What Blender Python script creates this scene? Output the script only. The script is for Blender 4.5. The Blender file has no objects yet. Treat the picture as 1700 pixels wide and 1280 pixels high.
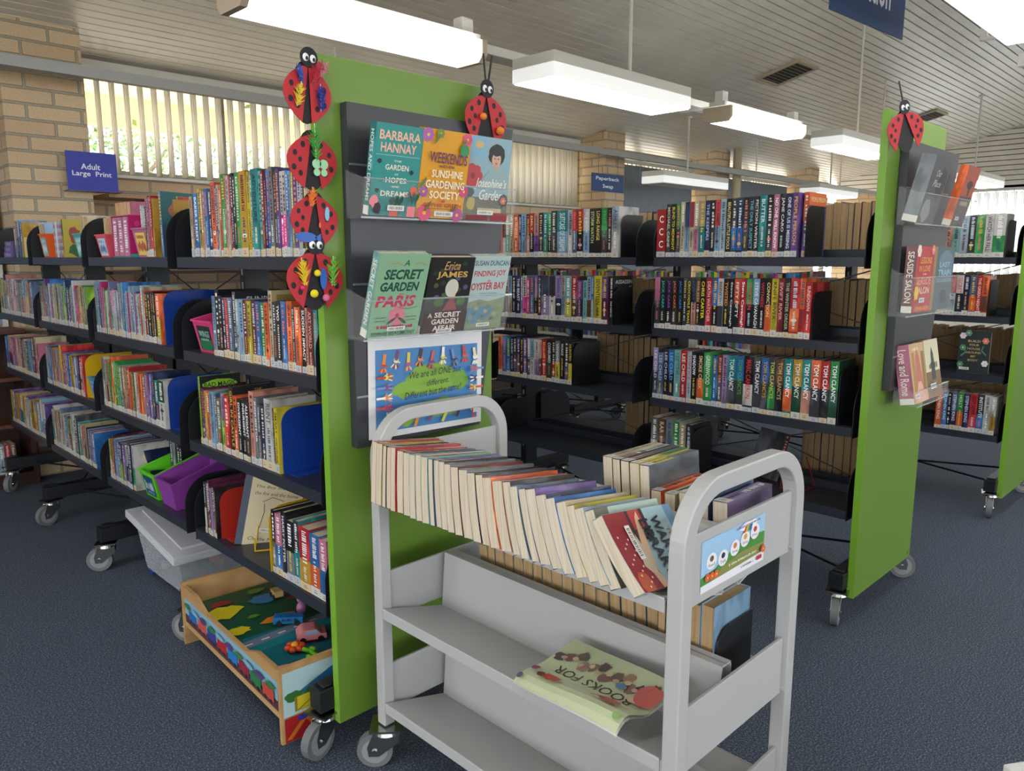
import bpy, math, random
from mathutils import Vector, Matrix
random.seed(11)
PI = math.pi
S = bpy.context.scene
COL = S.collection
R = math.radians

# ------------------------------------------------------------------ camera
F, HD, PT = 1278.0, R(45.10), R(9.4187)
cam = bpy.data.cameras.new('camera'); co = bpy.data.objects.new('camera', cam); COL.objects.link(co)
cam.sensor_width = 36; cam.lens = F / 1700 * 36; cam.clip_start = .05; cam.clip_end = 200
hd = Vector((math.cos(HD), math.sin(HD), 0)); fw = hd * math.cos(PT) + Vector((0, 0, -math.sin(PT)))
rt = Vector((math.sin(HD), -math.cos(HD), 0)); up = rt.cross(fw)
co.matrix_world = Matrix(((rt.x, up.x, -fw.x, 0), (rt.y, up.y, -fw.y, 0), (rt.z, up.z, -fw.z, 1.36), (0, 0, 0, 1)))
S.camera = co
# ------------------------------------------------------------------ world, sun, exposure
S.view_settings.view_transform = 'Standard'; S.view_settings.look = 'None'; S.view_settings.gamma = 1
S.view_settings.use_curve_mapping = False; S.view_settings.exposure = 0.22
LAMP = 8.0          # strength of the ceiling light diffusers
w = bpy.data.worlds.new('world'); S.world = w; w.use_nodes = True
bg = w.node_tree.nodes['Background']; bg.inputs[0].default_value = (.93, .96, 1.0, 1); bg.inputs[1].default_value = 5.2
sd = bpy.data.lights.new('sun', 'SUN'); sd.energy = 5; sd.angle = R(1); sd.color = (1, .95, .85)
so = bpy.data.objects.new('sun', sd); COL.objects.link(so); so.rotation_euler = (R(38), 0, R(-20)); so.location = (4, -8, 12)

# ------------------------------------------------------------------ materials
def lin(h):
    h = h.lstrip('#'); o = []
    for i in (0, 2, 4):
        c = int(h[i:i + 2], 16) / 255; o.append(c / 12.92 if c <= .04045 else ((c + .055) / 1.055) ** 2.4)
    return tuple(o) + (1,)
MATS = {}
def mat(name, color='#808080', rough=.5, metal=0, emit=0, alpha=1, trans=0, coat=0, spec=.5):
    if name in MATS: return MATS[name]
    m = bpy.data.materials.new(name); m.use_nodes = True; b = m.node_tree.nodes['Principled BSDF']
    b.inputs['Base Color'].default_value = lin(color); b.inputs['Roughness'].default_value = rough
    b.inputs['Metallic'].default_value = metal; b.inputs['Alpha'].default_value = alpha
    b.inputs['Transmission Weight'].default_value = trans; b.inputs['Coat Weight'].default_value = coat
    b.inputs['Specular IOR Level'].default_value = spec
    if emit: b.inputs['Emission Color'].default_value = lin(color); b.inputs['Emission Strength'].default_value = emit
    MATS[name] = m; return m
def hexm(h, rough=.45): return mat('ink_' + h.lstrip('#'), h, rough)
def nodes(m): return m.node_tree.nodes, m.node_tree.links, m.node_tree.nodes['Principled BSDF']
def noisy(name, c1, c2, scale, rough=.6, lo=.4, hi=.6, bump=0, coords='Object', detail=2, stretch=None, rand=False, coat=0):
    if name in MATS: return MATS[name]
    m = mat(name, c1, rough, coat=coat); n, l, b = nodes(m)
    tc = n.new('ShaderNodeTexCoord'); mp = n.new('ShaderNodeMapping'); l.new(tc.outputs[coords], mp.inputs[0])
    if stretch: mp.inputs['Scale'].default_value = stretch
    if rand:
        oi = n.new('ShaderNodeObjectInfo'); cb = n.new('ShaderNodeVectorMath'); cb.operation = 'SCALE'
        cb.inputs[0].default_value = (37, 91, 53); l.new(oi.outputs['Random'], cb.inputs['Scale']); l.new(cb.outputs[0], mp.inputs['Location'])
    t = n.new('ShaderNodeTexNoise'); t.inputs['Scale'].default_value = scale; t.inputs['Detail'].default_value = detail
    l.new(mp.outputs[0], t.inputs['Vector'])
    cr = n.new('ShaderNodeValToRGB'); cr.color_ramp.elements[0].position = lo; cr.color_ramp.elements[1].position = hi
    cr.color_ramp.elements[0].color = lin(c1); cr.color_ramp.elements[1].color = lin(c2)
    l.new(t.outputs[0], cr.inputs[0]); l.new(cr.outputs[0], b.inputs['Base Color'])
    if bump:
        bp = n.new('ShaderNodeBump'); bp.inputs['Strength'].default_value = bump; bp.inputs['Distance'].default_value = .004
        l.new(t.outputs[0], bp.inputs['Height']); l.new(bp.outputs[0], b.inputs['Normal'])
    return m
PAL = {'r': ('red', 'b5262b'), 'dr': ('dark red', '701c24'), 'mr': ('maroon', '58203a'), 'o': ('orange', 'dc6230'), 'y': ('yellow', 'e0cf3c'),
 'gy': ('golden yellow', 'd0a035'), 'lg': ('lime green', '86b83c'), 'g': ('green', '2f8f48'), 'dg': ('dark green', '1f4a36'), 't': ('teal', '1c8587'),
 'lt': ('pale teal', '83bdb6'), 'lb': ('light blue', '8db6d4'), 'b': ('blue', '2c6cae'), 'db': ('navy blue', '1f2a50'), 'p': ('purple', '5f4488'),
 'lp': ('lilac', 'a892c0'), 'pk': ('pink', 'd57f9c'), 'hp': ('hot pink', 'c6357c'), 'sp': ('salmon pink', 'e09c88'), 'w': ('white', 'dcdad4'),
 'c': ('cream', 'd8caa6'), 'bg': ('beige', 'b8a480'), 'br': ('brown', '63432f'), 'gr': ('grey', '7f868c'), 'dk': ('dark grey', '3c3f45'),
 'k': ('black', '1b1b20'), 'ol': ('olive green', '5f5c3c'), 'sb': ('slate blue', '4f6484'), 'bl': ('pale blue', 'b4cbd6')}
def shade(h, f):
    v = [int(h[i:i + 2], 16) for i in (0, 2, 4)]
    return ''.join('%02x' % max(0, min(255, int(c * f + (28 if f > 1 else 0)))) for c in v)
def cov(c):
    h = shade(PAL[c][1], .86); return noisy('cover_' + PAL[c][0].replace(' ', '_'), '#' + h, '#' + shade(h, 1.22 if sum(int(h[i:i + 2], 16) for i in (0, 2, 4)) < 330 else .72), 22, .32, .5, .68, stretch=(1, 1, .45), rand=True, coat=.15)
M_PAGE = noisy('page_block_paper', '#cfc3ad', '#bcae95', 260, .8, .35, .7, stretch=(1, .02, .02), rand=True)
M_PAGE2 = noisy('aged_page_paper', '#b89a70', '#a48459', 260, .8, .35, .7, stretch=(1, .02, .02), rand=True)
M_LABEL = mat('spine_label_paper', '#c6c3ba', .5); M_LABEL2 = mat('spine_label_aged', '#c9b795', .5); M_LABEL3 = mat('spine_label_pale', '#b3b6ba', .5)
M_BLACK = mat('black_powder_coat', '#15171c', .42)
M_SHELF = mat('black_shelf_steel', '#262b35', .38)
M_GREEN = mat('green_laminate', '#678730', .38)
M_GREENE = mat('green_edge_band', '#76a631', .35)
M_BOARD = mat('charcoal_laminate', '#35363b', .4)
M_CHROME = mat('chrome', '#b8b8b4', .22, 1)
M_TYRE = mat('grey_rubber', '#6a6c6e', .6)
M_CREAM = mat('trolley_enamel', '#b2b2b1', .38)
M_ACR = mat('clear_acrylic', '#ffffff', .12, alpha=.05, spec=.3)
M_WHITE = mat('white_enamel', '#d6d4cc', .45)
M_WIRE = mat('brace_wire', '#777777', .35, .8)

# ------------------------------------------------------------------ mesh helpers
class MB:
    def __init__(s): s.v = []; s.f = []; s.m = []; s.mats = []
    def mi(s, m):
        if m not in s.mats: s.mats.append(m)
        return s.mats.index(m)
    def face(s, pts, m):
        i = len(s.v); s.v += [tuple(p) for p in pts]; s.f.append(tuple(range(i, i + len(pts)))); s.m.append(s.mi(m))
    def mesh(s, vs, fs, m):
        i = len(s.v); s.v += [tuple(p) for p in vs]; k = s.mi(m)
        for f in fs: s.f.append(tuple(i + j for j in f)); s.m.append(k)
    def box(s, x0, y0, z0, x1, y1, z1, m, T=None):
        vs = [Vector(p) for p in ((x0, y0, z0), (x1, y0, z0), (x1, y1, z0), (x0, y1, z0), (x0, y0, z1), (x1, y0, z1), (x1, y1, z1), (x0, y1, z1))]
        if T: vs = [T @ p for p in vs]
        s.mesh(vs, ((0, 3, 2, 1), (4, 5, 6, 7), (0, 1, 5, 4), (1, 2, 6, 5), (2, 3, 7, 6), (3, 0, 4, 7)), m)
    def prism(s, poly, O, U, V, N, m, m2=None):      # polygon in (U,V) at O extruded by vector N
        O, U, V, N = map(Vector, (O, U, V, N)); a = [O + U * p[0] + V * p[1] for p in poly]; b = [p + N for p in a]; n = len(a)
        s.mesh(a + b, [tuple(reversed(range(n))), tuple(range(n, 2 * n))], m)
        s.mesh(a + b, [(i, (i + 1) % n, n + (i + 1) % n, n + i) for i in range(n)], m2 or m)
    def cyl(s, p0, p1, r, m, n=12, r2=None):
        p0, p1 = Vector(p0), Vector(p1); d = (p1 - p0).normalized(); a = d.orthogonal().normalized(); b = d.cross(a); r2 = r if r2 is None else r2
        A = [p0 + (a * math.cos(t) + b * math.sin(t)) * r for t in [2 * PI * i / n for i in range(n)]]
        B = [p1 + (a * math.cos(t) + b * math.sin(t)) * r2 for t in [2 * PI * i / n for i in range(n)]]
        s.mesh(A + B, [(i, (i + 1) % n, n + (i + 1) % n, n + i) for i in range(n)] + [tuple(reversed(range(n))), tuple(range(n, 2 * n))], m)
    def tube(s, path, r, m, n=6):
        for a, b in zip(path, path[1:]): s.cyl(a, b, r, m, n)
    def sweep(s, path, hw, hd, side, m):              # rectangular section along path; side = constant width axis
        side = Vector(side).normalized(); P = [Vector(p) for p in path]; rings = []
        for i, p in enumerate(P):
            t = ((P[min(i + 1, len(P) - 1)] - P[max(i - 1, 0)])).normalized(); q = t.cross(side).normalized()
            k = 1.0
            if 0 < i < len(P) - 1:
                c = (P[i] - P[i - 1]).normalized().dot((P[i + 1] - P[i]).normalized()); k = 1 / math.sqrt(max(.3, (1 + c) / 2))
            rings.append([p + side * hw + q * hd * k, p - side * hw + q * hd * k, p - side * hw - q * hd * k, p + side * hw - q * hd * k])
        vs = [v for r_ in rings for v in r_]; fs = [(3, 2, 1, 0), tuple(len(vs) - 4 + i for i in range(4))]
        for i in range(len(P) - 1):
            for j in range(4): fs.append((4 * i + j, 4 * i + (j + 1) % 4, 4 * i + 4 + (j + 1) % 4, 4 * i + 4 + j))
        s.mesh(vs, fs, m)
    def ell(s, c, rx, ry, rz, m, n=14, k=8, T=None):
        c = Vector(c); vs = []; fs = []
        for j in range(k + 1):
            t = PI * j / k
            for i in range(n):
                p = Vector((rx * math.sin(t) * math.cos(2 * PI * i / n), ry * math.sin(t) * math.sin(2 * PI * i / n), rz * math.cos(t)))
                vs.append(c + ((T @ p) if T else p))
        for j in range(k):
            for i in range(n): fs.append((j * n + i, (j + 1) * n + i, (j + 1) * n + (i + 1) % n, j * n + (i + 1) % n))
        s.mesh(vs, fs, m)
    def deform(s, fn): s.v = [tuple(fn(Vector(p))) for p in s.v]
    def build(s, name, parent=None, loc=(0, 0, 0), rot=(0, 0, 0), smooth=False, bevel=0):
        me = bpy.data.meshes.new(name); me.from_pydata(s.v, [], s.f)
        for m in s.mats: me.materials.append(m)
        me.polygons.foreach_set('material_index', s.m)
        if smooth: me.polygons.foreach_set('use_smooth', [True] * len(s.f))
        o = bpy.data.objects.new(name, me); COL.objects.link(o); o.location = loc; o.rotation_euler = rot
        if parent: o.parent = parent
        if bevel:
            b = o.modifiers.new('bevel', 'BEVEL'); b.width = bevel; b.segments = 2; b.limit_method = 'ANGLE'
        return o
USED = set()
def tag(o, label=None, cat=None, group=None, kind=None):
    if label:
        assert label not in USED, label
        USED.add(label); o['label'] = label
        n = len(label.split())
        if not 4 <= n <= 16: print('LABEL LENGTH', n, label)
    if cat: o['category'] = cat
    if group: o['group'] = group
    if kind: o['kind'] = kind
    return o
def thing(name, loc=(0, 0, 0), rot=(0, 0, 0), label=None, cat=None, group=None):
    o = bpy.data.objects.new(name, None); o.empty_display_size = .05; COL.objects.link(o); o.location = loc; o.rotation_euler = rot
    return tag(o, label, cat, group)
def struct(name, b, **k): return tag(b.build(name, **k), kind='structure')
TX = {}
def textmesh(t, bold=.012, shear=0):
    key = (t, bold, shear)
    if key in TX: return TX[key]
    c = bpy.data.curves.new('lettering', 'FONT'); c.body = t; c.resolution_u = 2; c.offset = bold; c.shear = shear
    o = bpy.data.objects.new('lettering', c)
    me = o.to_mesh(); vs = [(v.co.x, v.co.y) for v in me.vertices]; fs = [tuple(p.vertices) for p in me.polygons]
    o.to_mesh_clear(); bpy.data.objects.remove(o); bpy.data.curves.remove(c)
    if not vs: vs = [(0, 0), (1, 0), (1, 1)]; fs = [(0, 1, 2)]
    x0 = min(v[0] for v in vs); x1 = max(v[0] for v in vs); y0 = min(v[1] for v in vs); y1 = max(v[1] for v in vs)
    TX[key] = ([((x - x0) / (x1 - x0), (y - y0) / (y1 - y0)) for x, y in vs], fs); return TX[key]
def clipu(pts, a, sg):
    out = []
    for i, p in enumerate(pts):
        q = pts[i - 1]; ip, iq = (p[0] - a) * sg >= -1e-9, (q[0] - a) * sg >= -1e-9
        if ip != iq:
            t = (a - q[0]) / (p[0] - q[0]); out.append((a, q[1] + t * (p[1] - q[1])))
        if ip: out.append(p)
    return out
class Art:      # flat printed artwork on a real surface: origin O, width vector U, height vector V (metres)
    def __init__(s, mb, O, U, V, base=.0004, step=.00012):
        s.mb = mb; s.O = Vector(O); s.U = Vector(U); s.V = Vector(V); s.N = s.U.cross(s.V).normalized(); s.k = base; s.st = step
    def P(s, u, v): return s.O + s.U * u + s.V * v + s.N * s.k
    bands = 0
    def emit(s, pts, m):
        if not s.bands: s.mb.face([s.P(*p) for p in pts], m); return
        for i in range(s.bands):
            a, b = i / s.bands, (i + 1) / s.bands; q = clipu(clipu(pts, a, 1), b, -1)
            if len(q) > 2: s.mb.face([s.P(*p) for p in q], m)
    def poly(s, pts, c):
        s.k += s.st; s.emit(pts, c if not isinstance(c, str) else hexm(c))
    def rect(s, u0, v0, u1, v1, c): s.poly([(u0, v0), (u1, v0), (u1, v1), (u0, v1)], c)
    def ell(s, u, v, a, b, c, n=16, rot=0):
        s.poly([(u + a * math.cos(t) * math.cos(rot) - b * math.sin(t) * math.sin(rot), v + a * math.cos(t) * math.sin(rot) + b * math.sin(t) * math.cos(rot)) for t in [2 * PI * i / n for i in range(n)]], c)
    def blob(s, u, v, a, b, c, seed=0, n=14, j=.35):
        q = random.Random(seed); s.poly([(u + a * (1 - j * q.random()) * math.cos(t), v + b * (1 - j * q.random()) * math.sin(t)) for t in [2 * PI * i / n for i in range(n)]], c)
    def flower(s, u, v, r, c, c2='#f0d060', n=6, asp=1):
        for i in range(n): s.ell(u + r * .6 * math.cos(2 * PI * i / n), v + asp * r * .6 * math.sin(2 * PI * i / n), r * .42, r * .42 * asp, c, 8)
        s.ell(u, v, r * .25, r * .25 * asp, c2, 8)
    def line(s, pts, wd, c, asp=1):
        for (a, b), (d, e) in zip(pts, pts[1:]):
            L = math.hypot(d - a, e - b) or 1; nx, ny = -(e - b) / L * wd / 2, (d - a) / L * wd / 2
            s.poly([(a + nx, b + ny), (d + nx, e + ny), (d - nx, e - ny), (a - nx, b - ny)], c)
    def text(s, t, u0, v0, u1, v1, c, bold=.012, shear=0, tilt=0):
        vs, fs = textmesh(t, bold, shear); s.k += s.st
        P2 = [(u0 + x * (u1 - u0), v0 + y * (v1 - v0) + tilt * x) for x, y in vs]
        if s.bands:
            for f in fs: s.emit([P2[i] for i in f], hexm(c))
        else: s.mb.mesh([s.P(*p) for p in P2], fs, hexm(c))
    def smudge(s, u0, v0, u1, v1, c, seed=0, cnt=12):          # rows of marks too small to read
        cnt = int(cnt * 1.7)
        q = random.Random(seed); s.k += s.st; x = u0; m = hexm(c); wd = (u1 - u0) / cnt
        while x < u1 - wd * .5:
            L = wd * q.uniform(.45, .8); a, b = v0, v1 - (v1 - v0) * q.choice((0, 0, .25))
            s.mb.face([s.P(x, a), s.P(x + L, a), s.P(x + L, b), s.P(x, b)], m); x += wd * (1 if q.random() > .18 else 1.7)
    def barcode(s, u0, v0, u1, v1, horiz=True):
        s.rect(u0, v0, u1, v1, '#e4e2dc'); q = random.Random(int(u0 * 999)); s.k += s.st; m = hexm('#77787c')
        for i in range(16):
            a = .08 + .84 * i / 16; b = a + .84 / 16 * q.uniform(.35, .8)
            if horiz: A = (u0 + (u1 - u0) * a, u0 + (u1 - u0) * b, v0 + (v1 - v0) * .2, v0 + (v1 - v0) * .8)
            else: A = (u0 + (u1 - u0) * .2, u0 + (u1 - u0) * .8, v0 + (v1 - v0) * a, v0 + (v1 - v0) * b)
            s.mb.face([s.P(A[0], A[2]), s.P(A[1], A[2]), s.P(A[1], A[3]), s.P(A[0], A[3])], m)

# ------------------------------------------------------------------ room shell
ZC = lambda y: 2.65 + .24 * (5.8 - y)          # underside of the raked ceiling
RX0, RX1, RY0, RY1 = -4.5, 13.8, -6.0, 5.8
RIDGE = -.6
carpet = noisy('speckled_carpet', '#313b4b', '#74808f', 190, .95, .46, .74, bump=.6, detail=3)
n_, l_, b_ = nodes(carpet)
b = MB(); b.box(RX0, RY0, -.05, RX1, RY1, 0, carpet); struct('floor', b)
ribm = noisy('ribbed_ceiling_metal', '#e2dfd4', '#d6d3c8', 3, .36, .3, .7); nodes(ribm)[2].inputs['Metallic'].default_value = .25
groove = mat('ceiling_groove', '#56544c', .8)
b = MB(); P = .075; y = RY1 + .2
def rib_strip(ya, yb, zf):
    g = .012
    for a, c, dz, m in ((ya, yb + g, 0, ribm), (yb + g, yb, .014, groove)):
        b.face([(RX0, a, zf(a) + dz), (RX0, c, zf(c) + dz), (RX1, c, zf(c) + dz), (RX1, a, zf(a) + dz)], m)
    for a in (yb + g, yb):
        b.face([(RX0, a, zf(a)), (RX0, a, zf(a) + .014), (RX1, a, zf(a) + .014), (RX1, a, zf(a))], ribm)
while y > RIDGE: rib_strip(y, y - P, ZC); y -= P
zr = ZC(y); yr = y
ZD = lambda q: zr - .24 * (yr - q)
while y > RY0 - .1: rib_strip(y, y - P, ZD); y -= P
struct('ceiling', b)
b = MB(); b.face([(RX0 - .2, RY1 + .2, ZC(RY1 + .2) + .1), (RX0 - .2, yr, zr + .1), (RX1 + .2, yr, zr + .1), (RX1 + .2, RY1 + .2, ZC(RY1 + .2) + .1)], M_WHITE)
b.face([(RX0 - .2, yr, zr + .1), (RX0 - .2, RY0 - .2, ZD(RY0 - .2) + .1), (RX1 + .2, RY0 - .2, ZD(RY0 - .2) + .1), (RX1 + .2, yr, zr + .1)], M_WHITE)
struct('roof_skin_1', b)          # unseen roof skin above the ceiling lining, keeps the sun out
# brick
brick = mat('cream_brick', '#b39a78', .85); n, l, bs = nodes(brick)
tc = n.new('ShaderNodeTexCoord'); sx = n.new('ShaderNodeSeparateXYZ'); l.new(tc.outputs['Object'], sx.inputs[0])
ad = n.new('ShaderNodeMath'); l.new(sx.outputs[0], ad.inputs[0]); l.new(sx.outputs[1], ad.inputs[1]); cb = n.new('ShaderNodeCombineXYZ')
l.new(ad.outputs[0], cb.inputs[0]); l.new(sx.outputs[2], cb.inputs[1])
bt = n.new('ShaderNodeTexBrick'); l.new(cb.outputs[0], bt.inputs['Vector'])
for k_, v_ in (('Scale', 1), ('Mortar Size', .009), ('Mortar Smooth', .3), ('Brick Width', .30), ('Row Height', .0905), ('Bias', -.2)): bt.inputs[k_].default_value = v_
bt.inputs['Color1'].default_value = lin('#d6bd9a'); bt.inputs['Color2'].default_value = lin('#c4a888'); bt.inputs['Mortar'].default_value = lin('#a79d8a')
ns = n.new('ShaderNodeTexNoise'); ns.inputs['Scale'].default_value = 150; ns.inputs['Detail'].default_value = 4; l.new(tc.outputs['Object'], ns.inputs['Vector'])
mx = n.new('ShaderNodeMix'); mx.data_type = 'RGBA'; mx.blend_type = 'MULTIPLY'; mx.inputs[0].default_value = .45
cr = n.new('ShaderNodeValToRGB'); cr.color_ramp.elements[0].position = .3; cr.color_ramp.elements[0].color = (.35, .28, .22, 1); cr.color_ramp.elements[1].position = .5
l.new(ns.outputs[0], cr.inputs[0]); l.new(bt.outputs['Color'], mx.inputs[6]); l.new(cr.outputs[0], mx.inputs[7]); l.new(mx.outputs[2], bs.inputs['Base Color'])
bp = n.new('ShaderNodeBump'); bp.inputs['Strength'].default_value = .8; bp.inputs['Distance'].default_value = .02; bp.invert = True
l.new(bt.outputs['Fac'], bp.inputs['Height']); l.new(bp.outputs[0], bs.inputs['Normal'])
plaster = mat('painted_wall', '#d8d5cb', .7)
SILL, HEAD = 1.92, 2.63
W1, W2, W3 = (1.66, 6.82), (7.2, 9.12), (9.5, 13.6)
b = MB()                     # back wall with its window openings
b.box(RX0, 5.8, 0, W1[0], 6.0, 2.66, brick); b.box(W1[0], 5.8, 0, W1[1], 6.0, SILL, brick); b.box(W1[1], 5.8, 0, W2[0], 6.0, 2.66, brick)
b.box(W2[0], 5.8, 0, W2[1], 6.0, .3, brick); b.box(W2[1], 5.8, 0, W3[0], 6.0, 2.66, brick); b.box(W3[0], 5.8, 0, RX1, 6.0, .3, brick)
struct('wall_back', b)
b = MB()
for x0, x1, y0 in ((1.21, 1.655, 5.42), (6.84, 7.18, 5.42), (9.14, 9.47, 5.42), (11.9, 12.2, 5.42)):
    b.box(x0, y0, 0, x1, 5.8, ZC(5.8) , brick)
    b.prism([(0, 0), (5.8 - y0, 0), (0, .24 * (5.8 - y0))], (x0, y0, ZC(5.8)), (0, 1, 0), (0, 0, 1), (x1 - x0, 0, 0), brick)
struct('wall_piers', b)
b = MB()                     # end wall, ribbed cladding over a window band
for z in [2.45 + .075 * i for i in range(28)]: b.box(RX1, RY0, z, RX1 + .1, RY1, z + .063, ribm)
b.box(RX1 + .02, RY0, 2.4, RX1 + .12, RY1, 4.6, groove)
b.box(RX1, RY0, 0, RX1 + .1, RY1, 1.0, plaster)
for y0, y1 in ((RY0, -1.2), (4.4, RY1)): b.box(RX1, y0, 1.0, RX1 + .1, y1, 2.45, brick)
struct('wall_right', b)
b = MB(); b.box(RX0 - .1, RY0, 0, RX0, RY1, .9, plaster); b.box(RX0 - .1, RY0, 2.5, RX0, RY1, 4.6, plaster); b.box(RX0 - .1, 3.6, .9, RX0, RY1, 2.5, plaster); b.box(RX0 - .1, RY0, .9, RX0, -5, 2.5, plaster); struct('wall_left', b)  # unseen wall; its window opening is added to bring daylight in
b = MB(); b.box(RX0, RY0 - .1, 0, RX1, RY0, .8, plaster); b.box(RX0, RY0 - .1, 2.5, RX1, RY0, 3.6, plaster)  # unseen wall behind the camera, open window band added for sideways daylight
for x_ in (RX0, -.4, 3.2, 6.8, 10.2, RX1 - .4): b.box(x_, RY0 - .1, .8, x_ + .4, RY0, 2.5, plaster)
struct('wall_front', b)
b = MB(); b.box(RX0, 5.785, 0, 1.2, 5.8, .1, mat('dark_skirting', '#3a2a20', .5)); b.box(1.66, 5.785, 0, RX1, 5.8, .1, MATS['dark_skirting']); struct('baseboard_back', b)
frame = mat('window_frame_aluminium', '#8f8a80', .4, .4)
glassm = mat('window_glass', '#ffffff', .02, alpha=.12)
def window(n, x0, x1, z0, z1, muls):
    b = MB()
    for a in (z0, z1 - .04): b.box(x0, 5.86, a, x1, 5.93, a + .04, frame)
    for x in [x0, x1 - .04] + muls: b.box(x, 5.86, z0 + .04, x + .04, 5.93, z1 - .04, frame)
    o = struct('window_%d' % n, b)
    g = MB(); g.box(x0 + .04, 5.892, z0 + .04, x1 - .04, 5.898, z1 - .04, glassm); g.build('pane', o)
    s = MB(); s.box(x0, 5.74, z0 - .02, x1, 5.86, z0, M_WHITE); s.build('window_sill', o)
window(1, *W1, SILL, HEAD, [2.72, 3.9, 5.2])
window(2, *W2, .3, 2.66, [8.1]); window(3, *W3, .3, 2.66, [10.8, 12.2])
b = MB()
for y in (-1.2, .6, 2.4, 4.36): b.box(RX1 + .02, y, 1.0, RX1 + .08, y + .04, 2.45, frame)
for z in (1.0, 2.41): b.box(RX1 + .02, -1.2, z, RX1 + .08, 4.4, z + .04, frame)
o = struct('window_4', b); g = MB(); g.box(RX1 + .045, -1.2, 1.0, RX1 + .05, 4.4, 2.45, glassm); g.build('pane', o)
# vertical blinds
vane = mat('blind_vane_fabric', '#dddcd8', .8); bsn = nodes(vane)[2]; bsn.inputs['Transmission Weight'].default_value = 0
n, l, bs = nodes(vane); tr = n.new('ShaderNodeBsdfTranslucent'); tr.inputs[0].default_value = lin('#f4f4f2'); mxs = n.new('ShaderNodeMixShader'); mxs.inputs[0].default_value = .65
l.new(bs.outputs[0], mxs.inputs[1]); l.new(tr.outputs[0], mxs.inputs[2]); l.new(mxs.outputs[0], n['Material Output'].inputs[0])
vaneg = mat('grey_blind_fabric', '#8f98a4', .85)
n, l, bs = nodes(vaneg); tr = n.new('ShaderNodeBsdfTranslucent'); tr.inputs[0].default_value = lin('#8892a6'); mxs = n.new('ShaderNodeMixShader'); mxs.inputs[0].default_value = .12
l.new(bs.outputs[0], mxs.inputs[1]); l.new(tr.outputs[0], mxs.inputs[2]); l.new(mxs.outputs[0], n['Material Output'].inputs[0])
def blind(label, p0, d, length, z0, z1, pitch, angf, m, wd=.09):
    """hanging vertical blind from p0 along unit direction d"""
    d = Vector(d); nrm = Vector((-d.y, d.x, 0)); t = thing('vertical_blind', p0 + (0,), label=label, cat='window blind')
    b = MB(); s = lambda a, c, z: d * a + nrm * c + Vector((0, 0, z))
    b.mesh([s(a, c, z) for z in (z1, z1 + .045) for a, c in ((0, -.03), (length, -.03), (length, .03), (0, .03))], ((0, 3, 2, 1), (4, 5, 6, 7), (0, 1, 5, 4), (1, 2, 6, 5), (2, 3, 7, 6), (3, 0, 4, 7)), M_WHITE)
    b.build('headrail', t)
    k = int(length / pitch)
    for i in range(k):
        a = (i + .5) * pitch; th = angf(i / k); u = d * math.cos(th) + nrm * math.sin(th); v = u.cross(Vector((0, 0, 1)))
        b = MB(); c = d * a; pts = [c + u * (q * wd / 2) + v * (.006 * (1 - q * q)) for q in (-1, -.5, 0, .5, 1)]
        for off in (0, .0012):
            pass
        for p, q in zip(pts, pts[1:]):
            b.face([p + Vector((0, 0, z0)), q + Vector((0, 0, z0)), q + Vector((0, 0, z1 - .012)), p + Vector((0, 0, z1 - .012))], m)
        b.face([c + u * .01 + Vector((0, 0, z1 - .015)), c - u * .01 + Vector((0, 0, z1 - .015)), c - u * .01 + Vector((0, 0, z1)), c + u * .01 + Vector((0, 0, z1))], M_WHITE)
        o = b.build('vane', t, smooth=True)
        sm = o.modifiers.new('thickness', 'SOLIDIFY'); sm.thickness = .0012
    return t
blind('cream vertical blind, vanes turned open, behind the left shelving unit', (1.70, 5.76), (1, 0, 0), 5.08, SILL + .01, 2.60, .092, lambda f: R(95), vane)
blind('grey vertical blind behind the paperback swap sign', (7.22, 5.76), (1, 0, 0), 1.88, .4, 2.47, .085, lambda f: R(-14), vaneg)
blind('grey vertical blind right of the cream pole', (9.52, 5.76), (1, 0, 0), 2.35, .4, 2.47, .085, lambda f: R(-14), vaneg)
blind('pale vertical blind, vanes half open, far right behind the books', (13.72, 4.35), (0, -1, 0), 5.4, 1.05, 2.36, .12, lambda f: R(-30), vane, .12)

# ------------------------------------------------------------------ outside the window
b = MB(); cream = mat('soffit_cream_sheet', '#f8f1da', .7)
n, l, bs = nodes(cream); tr = n.new('ShaderNodeBsdfTranslucent'); tr.inputs[0].default_value = lin('#f6e8bc'); mxs = n.new('ShaderNodeMixShader'); mxs.inputs[0].default_value = .6
l.new(bs.outputs[0], mxs.inputs[1]); l.new(tr.outputs[0], mxs.inputs[2]); l.new(mxs.outputs[0], n['Material Output'].inputs[0])
b.box(-2, 6.02, 2.76, 15, 7.5, 2.80, cream); b.box(-2, 7.48, 2.50, 15, 7.56, 2.80, cream)
o = b.build('patio_roof'); tag(o, 'cream patio roof seen through the open blind vanes', 'roof')
b = MB(); b.box(-20, 6.2, -.3, 40, 60, -.2, mat('outside_paving', '#cfc8ba', .9)); b.box(-25, -30, -.3, 40, -6.3, -.2, MATS['outside_paving']); b.box(-25, -6.3, -.3, -4.8, 6.2, -.2, MATS['outside_paving']); tag(b.build('outside_ground'), kind='structure')  # pale ground; stretches past the unseen walls added to bounce daylight indoors
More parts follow.
